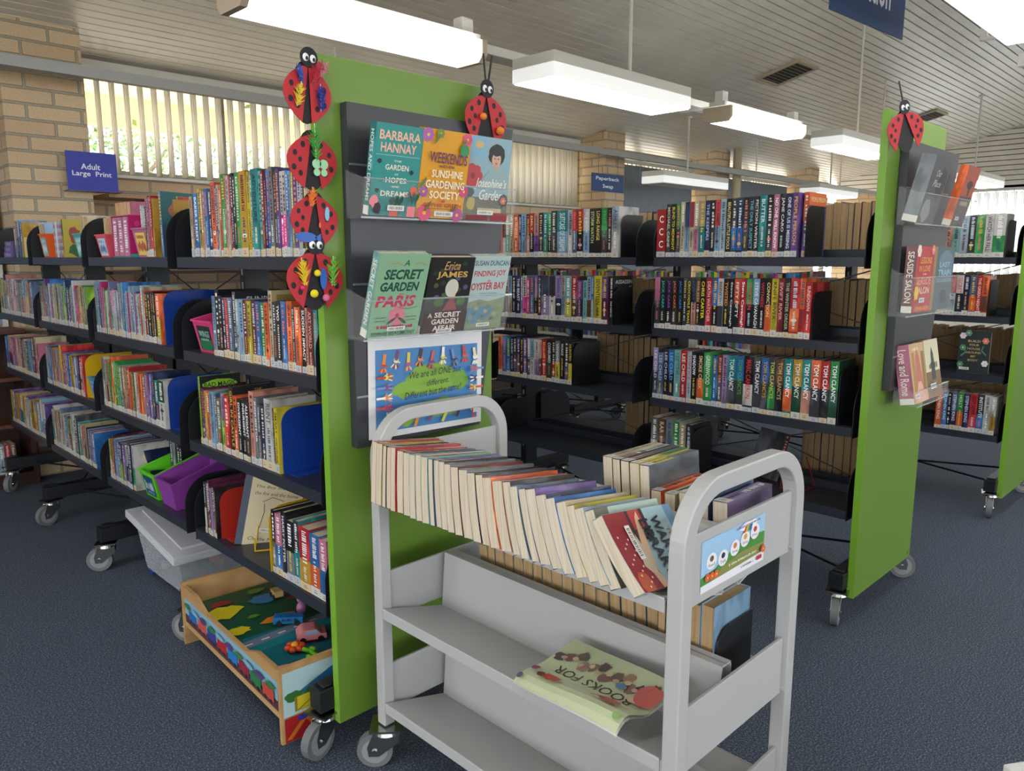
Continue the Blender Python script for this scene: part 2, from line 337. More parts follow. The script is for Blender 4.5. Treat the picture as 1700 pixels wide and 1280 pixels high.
def tree(x, y, label, seed, n=3600, rad=1.5, h=2.9):
    t = thing('garden_tree', (x, y, -.2), label=label, cat='tree', group='garden trees outside the window'); q = random.Random(seed)
    b = MB(); bark = mat('tree_bark', '#6b5844', .9); b.cyl((0, 0, 0), (.1, 0, h * .6), .11, bark, 10, .07)
    for i in range(6):
        a = q.uniform(0, 2 * PI); b.cyl((.08, 0, h * .5 + .1 * i), (math.cos(a) * rad * .7, math.sin(a) * rad * .7, h * .75 + .15 * i), .045, bark, 8, .015)
    b.build('trunk', t)
    b = MB(); ms = [mat('leaf_green', '#7da045', .6), mat('leaf_dark', '#4c7032', .6)]
    for i in range(n):
        p = Vector((q.gauss(0, rad * .5), q.gauss(0, rad * .5), h + q.gauss(0, rad * .38))); s = q.uniform(.025, .06)
        u = Vector((q.uniform(-1, 1), q.uniform(-1, 1), q.uniform(-1, 1))).normalized(); v = u.orthogonal().normalized()
        b.face([p - u * s, p - v * s * .45, p + u * s, p + v * s * .45], ms[i % 2])
    b.build('foliage', t)
tree(2.9, 9.2, 'leafy green tree outside, directly above the adult large print sign', 3)
tree(5.6, 11.0, 'smaller leafy tree outside, seen near the middle of the window', 5, 1600, 1.0, 2.7)
redbrick = mat('garden_red_brick', '#b98870', .9)
b = MB(); b.box(3.6, 13, -.2, 10, 13.3, 2.1, redbrick); tag(b.build('brick_house_wall'), 'red brick house wall far outside the window', 'wall')

# ------------------------------------------------------------------ ceiling services
diff = mat('light_diffuser', '#ffffff', .4, emit=LAMP)
diffe = noisy('prismatic_diffuser_edge', '#e9e9e4', '#d0d2d0', 120, .25, .4, .6, stretch=(1, 1, .05)); nodes(diffe)[2].inputs['Emission Color'].default_value = (1, 1, 1, 1); nodes(diffe)[2].inputs['Emission Strength'].default_value = .45
def panel_light(x0, x1, y0, y1, z, label, rods, lit=True):
    t = thing('ceiling_light', ((x0 + x1) / 2, (y0 + y1) / 2, z), label=label, cat='ceiling light', group='suspended fluorescent light fittings')
    lx, ly = (x1 - x0) / 2, (y1 - y0) / 2
    b = MB(); b.box(-lx, -ly, .075, lx, ly, .13, M_WHITE); b.build('body', t, bevel=.004)
    b = MB(); b.box(-lx, -ly, .004, lx, ly, .0745, diffe); o = b.build('diffuser', t, bevel=.003)
    b = MB(); b.box(-lx + .01, -ly + .01, .0, lx - .01, ly - .01, .0035, diff if lit else mat('unlit_diffuser', '#e4e4e0', .4)); b.build('lit_panel' if lit else 'unlit_panel', t)
    for rx in rods:
        zc = (ZC if (y0 + y1) / 2 > yr else ZD)((y0 + y1) / 2) - z
        b = MB(); b.cyl((rx, 0, .13), (rx, 0, zc), .011, M_WHITE, 8); b.cyl((rx, 0, zc - .02), (rx, 0, zc), .035, M_WHITE, 10); b.build('hanging_rod', t)
    return t
def batten_light(x0, x1, y0, y1, z, label, brackets=True):
    t = thing('batten_light', ((x0 + x1) / 2, (y0 + y1) / 2, z), label=label, cat='ceiling light', group='bare batten lights along the cable tray')
    lx, ly = (x1 - x0) / 2, (y1 - y0) / 2
    b = MB(); prof = [(-ly * .75, 0), (ly * .75, 0), (ly, .03), (ly, .095), (-ly, .095), (-ly, .03)]
    b.prism(prof, (-lx + .03, 0, 0), (0, 1, 0), (0, 0, 1), (2 * lx - .06, 0, 0), mat('batten_diffuser', '#ffffff', .4, emit=LAMP * .7)); b.build('tube_cover', t)
    for s_ in (-1, 1):
        b = MB(); b.prism([(p[0] * 1.06, p[1] * 1.04 - .003) for p in prof], (s_ * lx - (.03 if s_ > 0 else 0), 0, 0), (0, 1, 0), (0, 0, 1), (.03, 0, 0), mat('end_cap_plastic', '#b8a992', .5)); b.build('end_cap', t)
    b = MB(); b.box(-lx, -ly * .6, .1, lx, ly * .6, .13, M_WHITE); b.box(-lx + .02, -.03, .13, -lx + .09, .03, .2, M_WHITE); b.box(lx - .09, -.03, .13, lx - .02, .03, .2, M_WHITE)
    for s_ in (-1, 1): b.box(s_ * (lx - .2) - .015, -.02, .13, s_ * (lx - .2) + .015, .42, .145, M_WHITE); b.box(s_ * (lx - .2) - .015, .39, .145, s_ * (lx - .2) + .015, .42, .2, M_WHITE)
    b.build('body', t)
    return t
panel_light(3.05, 4.32, 2.76, 3.06, 2.27, 'long white box ceiling light above the gap between the two shelving units', (.2,))
panel_light(6.48, 7.70, 2.70, 2.97, 2.27, 'white box ceiling light left of the right green end panel', (.0,))
panel_light(2.62, 4.03, .70, 1.0, 2.27, 'large bright box ceiling light cut off at the top right corner', (0,))
panel_light(6.9, 8.2, 4.7, 4.98, 2.13, 'box ceiling light hung below the cable duct beside the paperback swap sign', (.0,), False)
panel_light(10.4, 11.7, 4.6, 4.88, 2.22, 'distant box ceiling light just above the orange-topped book', (.0,))
panel_light(10.3, 11.9, 2.8, 3.1, 2.27, 'distant bright ceiling light right of the right green end panel', (.0,))
batten_light(1.41, 2.62, 2.80, 3.0, 2.27, 'bare batten ceiling light at the top left, above the left green panel')
batten_light(4.86, 6.04, 2.80, 3.0, 2.28, 'shorter-looking batten ceiling light in the middle between two box lights')
batten_light(4.35, 5.5, .72, .92, 2.30, 'batten light with beige end caps, beyond the top right box light')
for i, (x, y) in enumerate(((-3.2, 2.8), (-3.2, .8), (-.6, .8), (-.6, 2.85), (-3.2, -1.4), (-.4, -1.4), (2.6, -1.4), (5.6, -1.4), (8.6, -1.4), (8.4, .8), (-2, -3.8), (2, -3.8), (6, -3.8), (11.5, .6))):
    panel_light(x, x + 1.3, y - .15, y + .15, 2.6, 'box ceiling light out of the picture, %s in the rows behind the camera' % ('first second third fourth fifth sixth seventh eighth ninth tenth eleventh twelfth thirteenth fourteenth'.split()[i]), (0,))
b = MB(); b.box(-2.5, 3.27, 2.47, 9.3, 3.40, 2.52, M_WHITE)
for x in (-1, 9.0): b.cyl((x, 3.33, 2.52), (x, 3.33, ZC(3.33)), .01, M_WHITE, 8)
tag(b.build('cable_tray', bevel=.003), 'flat white cable tray hanging directly above the middle row of lights', 'cable tray')
b = MB(); b.box(-2.5, 4.97, 2.375, 13.6, 5.03, 2.435, mat('duct_grey', '#a4a5a2', .5))
for x in (.2, 3.2, 9.4, 12.0): b.cyl((x, 5.0, 2.435), (x, 5.0, ZC(5.0)), .008, M_WHITE, 8)
tag(b.build('cable_duct'), 'long grey square cable duct running in front of the windows', 'cable duct')
vent_m = mat('vent_beige', '#b5a78d', .6)
def vent(x, y, label):
    t = thing('ceiling_vent', (x, y, ZC(y) - .012), (R(-13.5), 0, 0), label, 'ceiling vent', 'square ceiling air vents')
    b = MB()
    for a in (-.22, .19): b.box(-.22, a, -.012, .22, a + .03, .01, vent_m); b.box(a, -.19, -.012, a + .03, .19, .01, vent_m)
    b.build('frame', t); b = MB(); b.box(-.19, -.19, .0, .19, .19, .004, mat('vent_dark', '#2a2823', .8)); b.build('backing', t)
    for k in range(9):
        b = MB(); T = Matrix.Translation((0, -.17 + .0425 * k, 0)) @ Matrix.Rotation(R(35), 4, 'X'); b.box(-.188, -.012, -.001, .188, .012, .001, vent_m, T); b.build('slat', t)
vent(7.5, 3.71, 'square beige air vent in the ceiling, upper right of the middle lights'); vent(11.2, 3.62, 'distant air vent peeking above the right green end panel')
b = MB(); b.cyl((9.45, 5.3, 0), (9.45, 5.3, ZC(5.3)), .055, mat('pole_cream', '#cfc4a4', .5), 20); tag(b.build('round_column', smooth=True), 'cream round steel pole beside the third brick pier', 'column')
signblue = mat('sign_navy', '#173f74', .45); signroyal = mat('sign_royal', '#1b2aa0', .45)
def hangsign(loc, ang, w_, h_, lines, label, ztop, m):
    t = thing('hanging_sign', loc, (0, 0, ang), label, 'sign'); b = MB(); b.box(0, -.004, 0, w_, .004, h_, m)
    a = Art(b, (0, -.004, 0), (w_, 0, 0), (0, 0, h_))
    for tx, u0, v0, u1, v1 in lines: a.text(tx, u0, v0, u1, v1, '#e8eaee')
    b.build('sign_board', t)
    for u in (.2, .8):
        b = MB(); b.cyl((w_ * u, 0, h_), (w_ * u, 0, ztop - loc[2]), .0022, mat('cord_dark', '#5a5a58', .7), 6); b.build('cord', t)
hangsign((6.01, 4.93, 2.01), 0, .51, .17, [('Paperback', .12, .58, .85, .84), ('Swap', .33, .14, .66, .42)], 'small blue hanging sign reading Paperback Swap beside the brick pier', 2.375, signblue)
hangsign((3.081, 1.369, 2.30), R(-4), .643, .40, [('Fiction', .33, .22, .78, .60)], 'large blue hanging sign reading Fiction at the top edge of the picture', ZC(1.37), signblue)

# ------------------------------------------------------------------ books
ORD = lambda n: '%d%s' % (n, 'th' if 10 <= n % 100 <= 20 else {1: 'st', 2: 'nd', 3: 'rd'}.get(n % 10, 'th'))
def contrast(c, q):
    h = PAL[c][1]; s = sum(int(h[i:i + 2], 16) for i in (0, 2, 4))
    return q.choice(['#e8e2d2', '#dcd6c8', '#d9b84a', '#c8d4dc', '#d87a6a']) if s < 360 else q.choice(['#2a2a30', '#5a2030', '#f2efe8', '#2c4a70'])
def book(name, w, h, d, c, c2=None, text=None, tc=None, seed=0, parts=True, cw=.0014, label_h=.024, page=None, artfn=None, bend=0, labelm=True, textspan=None, right=None):
    """spine faces -y, thickness x 0..w, height z 0..h, depth y 0..d"""
    q = random.Random(seed); g = .0005; page = page or M_PAGE; x0, x1 = g, w - g
    cb_ = MB(); mc = cov(c)
    n = 12 if bend else 1
    def lbox(mb, a, y0, e, b_, y1, f, m):
        for i in range(n): mb.box(a, y0 + (y1 - y0) * i / n, e, b_, y0 + (y1 - y0) * (i + 1) / n, f, m)
    lbox(cb_, x0, 0, 0, x0 + cw, d, h, mc); lbox(cb_, x1 - cw, 0, 0, x1, d, h, mc); cb_.box(x0 + cw, 0, 0, x1 - cw, cw, h, mc)
    a = Art(cb_, (x0, 0, 0), (x1 - x0, 0, 0), (0, 0, h), .0002, .00008)
    if c2:
        s0, s1 = (.12, .5) if q.random() < .5 else (.55, 1)
        a.rect(0, s0, 1, s1, cov(c2))
    # lettering runs down the spine: text axis = -z, up axis = +x
    base = .14 if labelm else .05
    sa = Art(cb_, (x0, 0, h), (0, 0, -h), (x1 - x0, 0, 0), .0006, .00008)
    if text == 'C C C':
        for v_ in (.72, .46, .20): a.text('C', .26, v_, .74, v_ + .15, '#f0ece4', .02)
    elif text:
        tl = textspan or min(.8, .07 + .052 * len(text)); st = .06 if labelm else .1
        sa.text(text, st, .24, st + tl, .76, tc or contrast(c, q))
        if st + tl < .6: sa.smudge(st + tl + .06, .35, .84, .65, contrast(c, q), seed, 9)
    else:
        m1 = q.uniform(.35, .6); c_ = tc or contrast(c, q)
        sa.smudge(.05, .3, m1, .72, c_, seed, q.randint(5, 10)); sa.smudge(m1 + .06, .36, .84, .64, contrast(c, q), seed + 1, q.randint(6, 11))
        if q.random() < .4: a.ell(.5, q.uniform(.2, .45), .32, .03, hexm(contrast(c, q)), 8)
    if artfn:
        fa = Art(cb_, (x1, 0, 0), (0, d, 0), (0, 0, h), .0003, .0001); fa.bands = 12 if bend else 0; artfn(fa)
    pb = MB(); lbox(pb, x0 + cw, cw, .0025 if cw > .001 else .0003, x1 - cw, d - .002, h - .0035, page)
    lb = MB()
    if labelm:
        label_h = q.uniform(.019, .029); lb.box(x0, -.0014, .002, x1, -.0011, label_h, q.choice((M_LABEL, M_LABEL, M_LABEL2, M_LABEL3))); la = Art(lb, (x0, -.0014, 0), (x1 - x0, 0, 0), (0, 0, label_h), .0001, .00005)
        la.rect(.3, .35, .7, .45, '#6a6a70'); la.rect(.35, .6, .65, .68, '#6a6a70')
    if bend:
        fn = lambda p: Vector((p.x + bend * (max(0, p.y) / d) ** 2, p.y, p.z))
        for k in (cb_, pb, lb): k.deform(fn)
    if parts:
        t = thing(name); cb_.build('cover', t); pb.build('page_block', t)
        if labelm: lb.build('spine_label', t)
        return t
    for k in (pb, lb):
        for vs, f, mi_ in ((k.v, k.f, k.m),):
            for face_, im in zip(f, mi_): cb_.face([vs[j] for j in face_], k.mats[im])
    return cb_.build(name)
def sizeword(w): return 'slim ' if w < .011 else ('thick ' if w > .027 else '')
SEED = [100]
def row(spec, X, yl, yr_, z, place, group, h0=.2, d=.14, parts=True, fit=True, facing=1, page=None, name='book', jit=.004, fromword='the left', artmap=None, hfix=None):
    """spec: 'color[/color2]:thick_mm[:height_mm[:TEXT[:textcolor]]]' from left to right as seen from the near side"""
    it = [s_.strip() for s_ in spec.split(',') if s_.strip()]; tot = sum(float(s_.split(':')[1]) for s_ in it) / 1000
    k = (yl - yr_) / tot if fit else 1; y = yl; out = []
    for i, s_ in enumerate(it):
        p = s_.split(':'); cc = p[0].split('/'); w_ = float(p[1]) / 1000 * k; SEED[0] += 1; q = random.Random(SEED[0])
        h = float(p[2]) / 1000 if len(p) > 2 and p[2] else h0 + q.uniform(-.012, .012)
        tx = p[3] if len(p) > 3 and p[3] else None; tcol = '#' + p[4] if len(p) > 4 and p[4] else None
        hide = tx and tx.startswith('@')
        if hide: tx = tx[1:]
        o = book(name, w_, h, d * q.uniform(.92, 1), cc[0], cc[1] if len(cc) > 1 else None, tx, tcol, SEED[0], parts, page=page, labelm=facing > 0, artfn=(artmap or {}).get(i))
        if facing > 0: o.location = (X + q.uniform(0, jit), y, z); o.rotation_euler = (0, 0, -PI / 2)
        else: o.location = (X + q.uniform(0, jit), y - w_, z); o.rotation_euler = (0, 0, PI / 2)
        cn = PAL[cc[0]][0]
        if tx and not hide: lab = '%s%s book titled %s, %s' % (sizeword(w_), cn, tx, place)
        elif facing < 0: lab = 'book showing page edges, %s from %s, %s' % (ORD(i + 1), fromword, place)
        else: lab = '%s%s book, %s from %s, %s' % (sizeword(w_), cn, ORD(i + 1), fromword, place)
        tag(o, lab, 'book', group); out.append(o); y -= w_
    return out
def rnd(cols, n, t0, t1, h0=None, h1=None, seed=1):
    q = random.Random(seed); c = cols.split(); r_ = []
    for i in range(n):
        a = q.choice(c); s_ = a + ('/' + q.choice(c) if q.random() < .45 and '/' not in a else '') + ':%.0f' % q.uniform(t0, t1)
        if h0: s_ += ':%.0f' % (q.uniform(h0, h1) if q.random() > .12 else h1 + 18)
        r_.append(s_)
    return ','.join(r_)
def bookend(X, y, z, h, d, colour, m, label, group='bookends on the shelves', top=None, th=.002):
    t = thing('bookend', (X, y, z), (0, 0, 0), label, 'bookend', group); r_ = min(.045, h * .3)
    pts = [(0, 0), (d, 0), (d, h)] + [(r_ - r_ * math.sin(a), h - r_ + r_ * math.cos(a)) for a in [PI / 2 * i / 6 for i in range(7)]]
    b = MB(); b.prism(pts, (0, 0, 0), (1, 0, 0), (0, 0, 1), (0, th, 0), m); b.build('upright_plate', t)
    b = MB(); b.box(.01, -.06, .0002, d * .9, 0, .0014, m); b.build('foot_plate', t)
    return t
def bin_(loc, w_, d_, h_, m, label, cardm, artfn=None, taper=.82, group='plastic book bins on the shelves', slope=0):
    """open tapered bin; front faces -X. w_ along Y, d_ along X"""
    t = thing('book_bin', loc, (0, 0, 0), label, 'storage bin', group); b = MB(); th = .003
    def ring(k, z, zb): return [(d_ * (1 - k) / 2, w_ * (1 - k) / 2, z), (d_ - d_ * (1 - k) / 2, w_ * (1 - k) / 2, zb), (d_ - d_ * (1 - k) / 2, w_ - w_ * (1 - k) / 2, zb), (d_ * (1 - k) / 2, w_ - w_ * (1 - k) / 2, z)]
    A = ring(taper, 0, 0); B = ring(1, h_, h_ + slope); ti = (w_ - 2 * th) / w_; A2 = ring(taper * ti, th, th); B2 = ring(ti, h_, h_ + slope)
    b.mesh(A + B, [(3, 2, 1, 0)] + [(i, (i + 1) % 4, 4 + (i + 1) % 4, 4 + i) for i in range(4)], m)
    b.mesh(A2 + B2, [(0, 1, 2, 3)] + [(4 + i, 4 + (i + 1) % 4, (i + 1) % 4, i) for i in range(4)], m)
    b.build('bin_body', t)
    b = MB(); Rr = ring(1.05, h_, h_ + slope); Rt = [(p[0], p[1], p[2] + .006) for p in Rr]; Ri = ring(ti, h_ + .006, h_ + slope + .006); Rb = ring(ti, h_, h_ + slope)
    b.mesh(Rr + Rt + Ri + Rb, [(i, (i + 1) % 4, 4 + (i + 1) % 4, 4 + i) for i in range(4)] + [(4 + i, 4 + (i + 1) % 4, 8 + (i + 1) % 4, 8 + i) for i in range(4)] + [(8 + i, 8 + (i + 1) % 4, 12 + (i + 1) % 4, 12 + i) for i in range(4)] + [(12 + i, 12 + (i + 1) % 4, (i + 1) % 4, i) for i in range(4)], m)
    b.build('rim', t)
    if cardm:
        # card stuck on the sloping front
        a0 = Vector((A[3][0], A[3][1], A[3][2])); a1 = Vector(A[0]); b0 = Vector(B[3]); U = (a1 - a0); V = (b0 - a0); V = Vector((V.x, 0, V.z))
        b = MB(); ar = Art(b, a0 + U * .1 + V * .08, U * .8, V * .8, .0006, .0003); ar.rect(0, 0, 1, 1, cardm)
        if artfn: artfn(ar)
        b.build('picture_card', t)
    return t

# ------------------------------------------------------------------ shelving units
def castor(parent, loc, ang, r_=.05):
    K = 1.25
    b = MB(); T = Matrix.Rotation(ang, 4, 'Z'); h = 2 * r_ + .025
    b.box(-.042, -.04, h - .006, .042, .04, h, M_CHROME, T); b.cyl((0, 0, h - .022), (0, 0, h - .006), .034, M_CHROME, 20, .028)
    for s_ in (-1, 1):
        b.prism([(-.034, h - .018), (.034, h - .018), (.052, r_ + .012), (.048, r_ - .014), (.02, r_ - .014), (-.034, h - .046)], T @ Vector((0, s_ * .0165 - .001, 0)), T.to_3x3() @ Vector((1, 0, 0)), (0, 0, 1), T.to_3x3() @ Vector((0, .002, 0)), M_CHROME)
    o = b.build('castor', parent, loc)
    b = MB(); c = T @ Vector((.032, 0, r_)); ax = T.to_3x3() @ Vector((0, 1, 0))
    b.cyl(c - ax * .013, c + ax * .013, r_, M_TYRE, 28); b.cyl(c - ax * .0145, c + ax * .0145, r_ * .72, mat('wheel_hub_grey', '#8a8c8e', .5), 24); b.cyl(c - ax * .022, c + ax * .022, .008, M_CHROME, 10)
    wh = b.build('wheel', o)
    return o
ZS = (.43, .745, 1.055, 1.362)
def bracket_poly(z, dx=.25):
    r_ = .10; pts = [(0, z - .04), (dx, z - .04), (dx, z + .165)] + [(r_ - r_ * math.sin(a) * 1.0, z + .165 - r_ + r_ * math.cos(a)) for a in [PI / 2 * i / 7 for i in range(8)]] + [(0, z - .01)]
    return pts
def unit(X, yp, bays, panel_w, zt, label, braces_from=0):
    """double sided unit; near end panel front face at y=yp; shelves at ZS on both sides"""
    t = thing('shelving_unit', (X, yp, 0), label=label, cat='bookshelf'); y0 = .03
    b = MB(); b.box(0, .0, .10, panel_w, .026, zt, M_GREEN)
    b.box(-.0012, 0, .10, 0, .026, zt, M_GREENE); b.box(0, 0, zt, panel_w, .026, zt + .0012, M_GREENE); b.build('end_panel', t)
    cx = panel_w / 2; ups = []
    for k, (ya_, yb_) in enumerate(bays):
        yy = ya_ - yp; bayw = yb_ - ya_; gap = .08 if k == 0 else ya_ - bays[k - 1][1]
        for side in (0, 1):
            for i, z in enumerate(ZS):
                b = MB(); xa, xb = (0, .25) if side == 0 else (panel_w - .25, panel_w)
                b.box(xa, yy + .002, z - .004, xb, yy + bayw - .002, z, M_SHELF)
                fx = xa if side == 0 else xb - .016; b.box(fx, yy + .002, z - .034, fx + .016, yy + bayw - .002, z - .004, M_SHELF)
                bx = xb - .012 if side == 0 else xa; b.box(bx, yy + .002, z, bx + .012, yy + bayw - .002, z + .03, M_SHELF)
                b.build('shelf', t)
                for ye in (yy - .002, yy + bayw):
                    b = MB(); P_ = bracket_poly(z)
                    if side: P_ = [(panel_w - p[0], p[1]) for p in P_][::-1]
                    b.prism(P_, (0, ye, 0), (1, 0, 0), (0, 0, 1), (0, .002, 0), M_BLACK); b.build('shelf_bracket', t)
        ups += [yy - .035 if k == 0 else yy - gap / 2]
        # crossed brace rods
        for za, zb in ((1.07, 1.34), (.76, 1.03), (.45, .72)):
            b = MB(); b.tube([(cx, yy - .01, za), (cx, yy + bayw + .01, zb)], .0028, M_WIRE); b.tube([(cx + .012, yy - .01, zb), (cx + .012, yy + bayw + .01, za)], .0028, M_WIRE); b.build('brace_rod', t)
    ups.append(bays[-1][1] - yp + .035)
    for i, u in enumerate(ups):
        u = max(u, .052) if i == 0 else u
        b = MB(); b.box(cx - .045, u - .02, .19, cx + .045, u + .02, 1.50 if i else 1.80, M_BLACK)
        for z in [.3 + .05 * k for k in range(24)]: b.box(cx - .047, u - .004, z, cx - .045, u + .004, z + .025, mat('slot_grey', '#8a8a8a', .5))
        b.build('upright', t)
        b = MB(); b.box(-.045, u - .028, .135, panel_w + .02, u + .028, .20, M_BLACK); b.box(-.03, u - .02, .20, .02, u + .02, .208, M_BLACK); b.build('base_beam', t, bevel=.003)
        castor(t, (-.015, u, 0), R((195, 120, 150, 200, 230)[i]), .052); castor(t, (panel_w - .02, u, 0), R((-60, 20, 60, 100, 10)[i]), .052)
    for k in range(braces_from, len(ups) - 1):
        b = MB(); b.tube([(.10, ups[k], .15), (panel_w - .1, ups[k + 1], .15)], .006, M_BLACK); b.tube([(panel_w - .1, ups[k], .158), (.1, ups[k + 1], .158)], .006, M_BLACK); b.build('floor_brace', t)
    return t
AX, AY = 1.03, 1.70
BAYA = ((1.75, 2.595), (2.675, 3.505), (3.585, 4.35), (4.43, 5.155))
unit(AX, AY, BAYA, .575, 1.84, 'left black shelving unit with green end panel, full of childrens books', 2)
BX, BY = 2.82, 1.02
unit(BX, BY, [(BY + .05 + .985 * k, BY + .94 + .985 * k) for k in range(4)], .60, 1.855, 'middle black shelving unit with green end panel and dark thrillers')
CX_, CY_ = 4.61, .95
unit(CX_, CY_, [(CY_ + .05 + .985 * k, CY_ + .94 + .985 * k) for k in range(4)], .60, 1.855, 'rightmost black shelving unit, green end panel cut by the picture edge')
A = lambda k: AY + .05 + .925 * k          # bay near ends
B = lambda k: BY + .05 + .985 * k
C_ = lambda k: CY_ + .05 + .985 * k
GA = lambda r_, b_: 'books on the %s shelf, %s bay of the left unit' % (r_, b_)

# ---- left unit, nearest bay
pl = '%s shelf, nearest bay, left unit'
row('c:12:188,mr:7:186,b:20:196:BAKER STREET:ffffff,y:14:208,sp:9:202,c:8:198,b:17:206,db:16:204,o:20:222,p:8:212,c:8:212,o:9:205,g:20:240,sp:8:236,w:8:232,r:9:232,db:10:238,k:9:230,g:18:238,gy:28:240,y:14:236,lp:6:236,t:26:240:ADVENTURE:103040,lt:12:232,dr:9:234,db:8:215,b:12:232,gr:14:238,dk:10:225,p:12:230,w/hp:11:222,w/hp:11:222,b:9:222,lb:9:220,y:6:216,p:15:238,w:12:228,dk:8:212,y:7:215,c:9:208,r:9:200',
    AX + .008, 2.49, AY + .055, ZS[3], pl % 'top', GA('top', 'nearest'), d=.16)
bookend(AX + .02, 2.495, ZS[3], .15, .17, 'black', M_BLACK, 'black bookend left of the top shelf books, nearest bay, left unit')
row('lb:13:188,k:15:208,k:13:190,db:11:186,r:13:186,sb:19:186,dk:12:205,bl:10:184,lb:15:184,dr:14:182,gy:8:182,y:9:180,mr:16:184,b:16:182,g:16:180,o:13:182,c:13:215,dk:13:185,k:15:188:TWO:ffffff,b:17:188,o:18:190,dk:9:178,o:17:176,k:14:180:SUDDEN IMPACT:ffffff,sp:8:176,dr:16:178:ART WORLD:d8b0a0,t:13:174',
    AX + .008, 2.375, AY + .05, ZS[2], pl % 'second', GA('second', 'nearest'), d=.15,
    artmap={6: lambda f: (f.rect(0, 0, 1, 1, '#23252b'), f.text('SUNRISE', .25, .84, .98, .93, '#cfcfc8')), 16: lambda f: (f.rect(0, 0, 1, 1, '#b8a27a'), f.rect(.1, .5, .9, .95, '#8a7440'))})
row('lg:8:228,mr:10:190,p:8:188,y:5:186,o:12:188,w:5:184,lb:16:190,sb:8:184,ol:18:172,lg/lp:14:192,r:20:190,k:17:222:GIRL IN CASTLE:d8b040,o:14:196,k:14:190:DIVERGENT:ffffff,k:14:190:INSURGENT:ffffff,k:14:190:ALLEGIANT:ffffff,sp:17:222,gr:12:208:INQUISITOR:ffffff,dk:10:190,db:13:190,w:26:212:RUNT:505058,dk:5:190,y:12:192:SMART:504010',
    AX + .008, 2.52, 1.99, ZS[1], pl % 'third', GA('third', 'nearest'), d=.15,
    artmap={0: lambda f: (f.rect(0, 0, 1, 1, '#16181c'), f.blob(.5, .86, .46, .085, '#8fc832', 5, 18, .15), f.text('BAD MAGIC', .1, .83, .9, .9, '#101810'), f.smudge(.25, .78, .85, .8, '#8a7a20', 4)),
            11: lambda f: (f.rect(0, 0, 1, 1, '#1c1f27'), f.text('THE', .5, .91, .68, .95, '#c9a94a'), f.text('GIRL', .3, .78, .95, .88, '#d8a93a'))})
mblue = mat('bookend_blue', '#143a8f', .4); myel = mat('bookend_yellow', '#c9a20a', .4); mred = mat('bookend_red', '#a8281c', .4)
bookend(AX + .02, 1.985, ZS[1], .19, .21, 'blue', mblue, 'blue bookend on the third shelf beside the green end panel')
row('dk/w:13:180,br/gr:14:178,mr:11:192,lp:12:168,mr/k:13:182,k:10:172:CASTLE:e0e0e0', AX + .008, 2.53, 2.44, ZS[0], pl % 'bottom', GA('bottom', 'nearest'), d=.17)
bookend(AX + .02, 2.432, ZS[0], .165, .2, 'red', mred, 'red bookend on the bottom shelf, nearest bay of left unit')
row('k/ol:11:195,pk/b:16:190,k:10:200:HARRY POTTER:ffffff,k/gr:18:186,t/dk:12:192,r/gy:26:185,b/o:20:178,pk/b:14:172', AX + .008, 2.08, AY + .05, ZS[0], pl % 'bottom', 'right-hand books on the bottom shelf, nearest bay', d=.15, fromword='the yellow bookend') if False else None
def place_row4():
    spec = 'k/ol:12:195,pk/b:18:190,@k:1'
    it = [('k', 'ol', .018, .196, None), ('pk', 'b', .03, .19, None), ('k', None, .02, .205, 'HARRY POTTER'), ('k', 'gr', .036, .186, None), ('t', 'dk', .024, .196, None), ('r', 'gy', .046, .186, None), ('b', 'o', .04, .18, None), ('pk', 'b', .03, .176, None)]
    y = 2.055; tot = sum(i[2] for i in it); k = (2.055 - AY - .05) / tot
    for n_, (c1, c2, w_, h, tx) in enumerate(it):
        SEED[0] += 1; o = book('book', w_ * k, h, .16, c1, c2, tx, '#e8e8e8', SEED[0]); o.location = (AX + .008, y, ZS[0]); o.rotation_euler = (0, 0, -PI / 2); y -= w_ * k
        tag(o, '%s and %s book, %s right of the yellow bookend, bottom shelf of left unit' % (PAL[c1][0], PAL[c2][0] if c2 else 'white lettered', ORD(n_ + 1)), 'book', 'books right of the yellow bookend')
place_row4()
bookend(AX + .004, 2.062, ZS[0], .2, .2, 'yellow', myel, 'yellow bookend on the bottom shelf, nearest bay of left unit')
# leaning picture-cover book
SEED[0] += 1
def boyart(a):
    a.rect(0, 0, 1, 1, '#cdbf9c'); a.rect(0, 0, .12, 1, '#4a5566')
    for i, t_ in enumerate(('The Boy the mole', 'the fox and the horse')): a.text(t_, .2, .83 - .09 * i, .92, .88 - .09 * i, '#3a3630', .0, .3)
    a.line([(.35, .2), (.4, .5), (.38, .62)], .012, '#5a554c'); a.line([(.35, .64), (.5, .72), (.7, .68)], .01, '#6a655a'); a.line([(.62, .22), (.62, .6)], .01, '#5a554c')
    a.ell(.6, .3, .06, .03, '#3a3630'); a.barcode(.36, .21, .66, .26); a.text('Charlie M', .2, .08, .6, .13, '#3a3630', 0, .3)
o = book('book', .018, .235, .19, 'sb', None, None, None, 5, True, artfn=boyart, labelm=False)
tag(o, 'upright picture book with hand-drawn cream cover, leaning between red and yellow bookends', 'book')
o.matrix_world = Matrix.Translation((AX + .03, 2.36, ZS[0] + .006)) @ Matrix.Rotation(R(-118), 4, 'Z') @ Matrix.Rotation(R(-12), 4, 'X')
b = MB()
for dx in (-.05, .05): b.tube([(dx, -.05, .045), (dx, -.05, .004), (dx, .02, .004), (dx * .6, .05, .12)], .0025, myel)
b.tube([(-.05, -.05, .004), (.05, -.05, .004)], .0025, myel); tag(b.build('wire_book_stand', None, (AX + .11, 2.26, ZS[0]), (0, 0, R(-28))), 'yellow wire stand under the hand-drawn picture book', 'book stand')
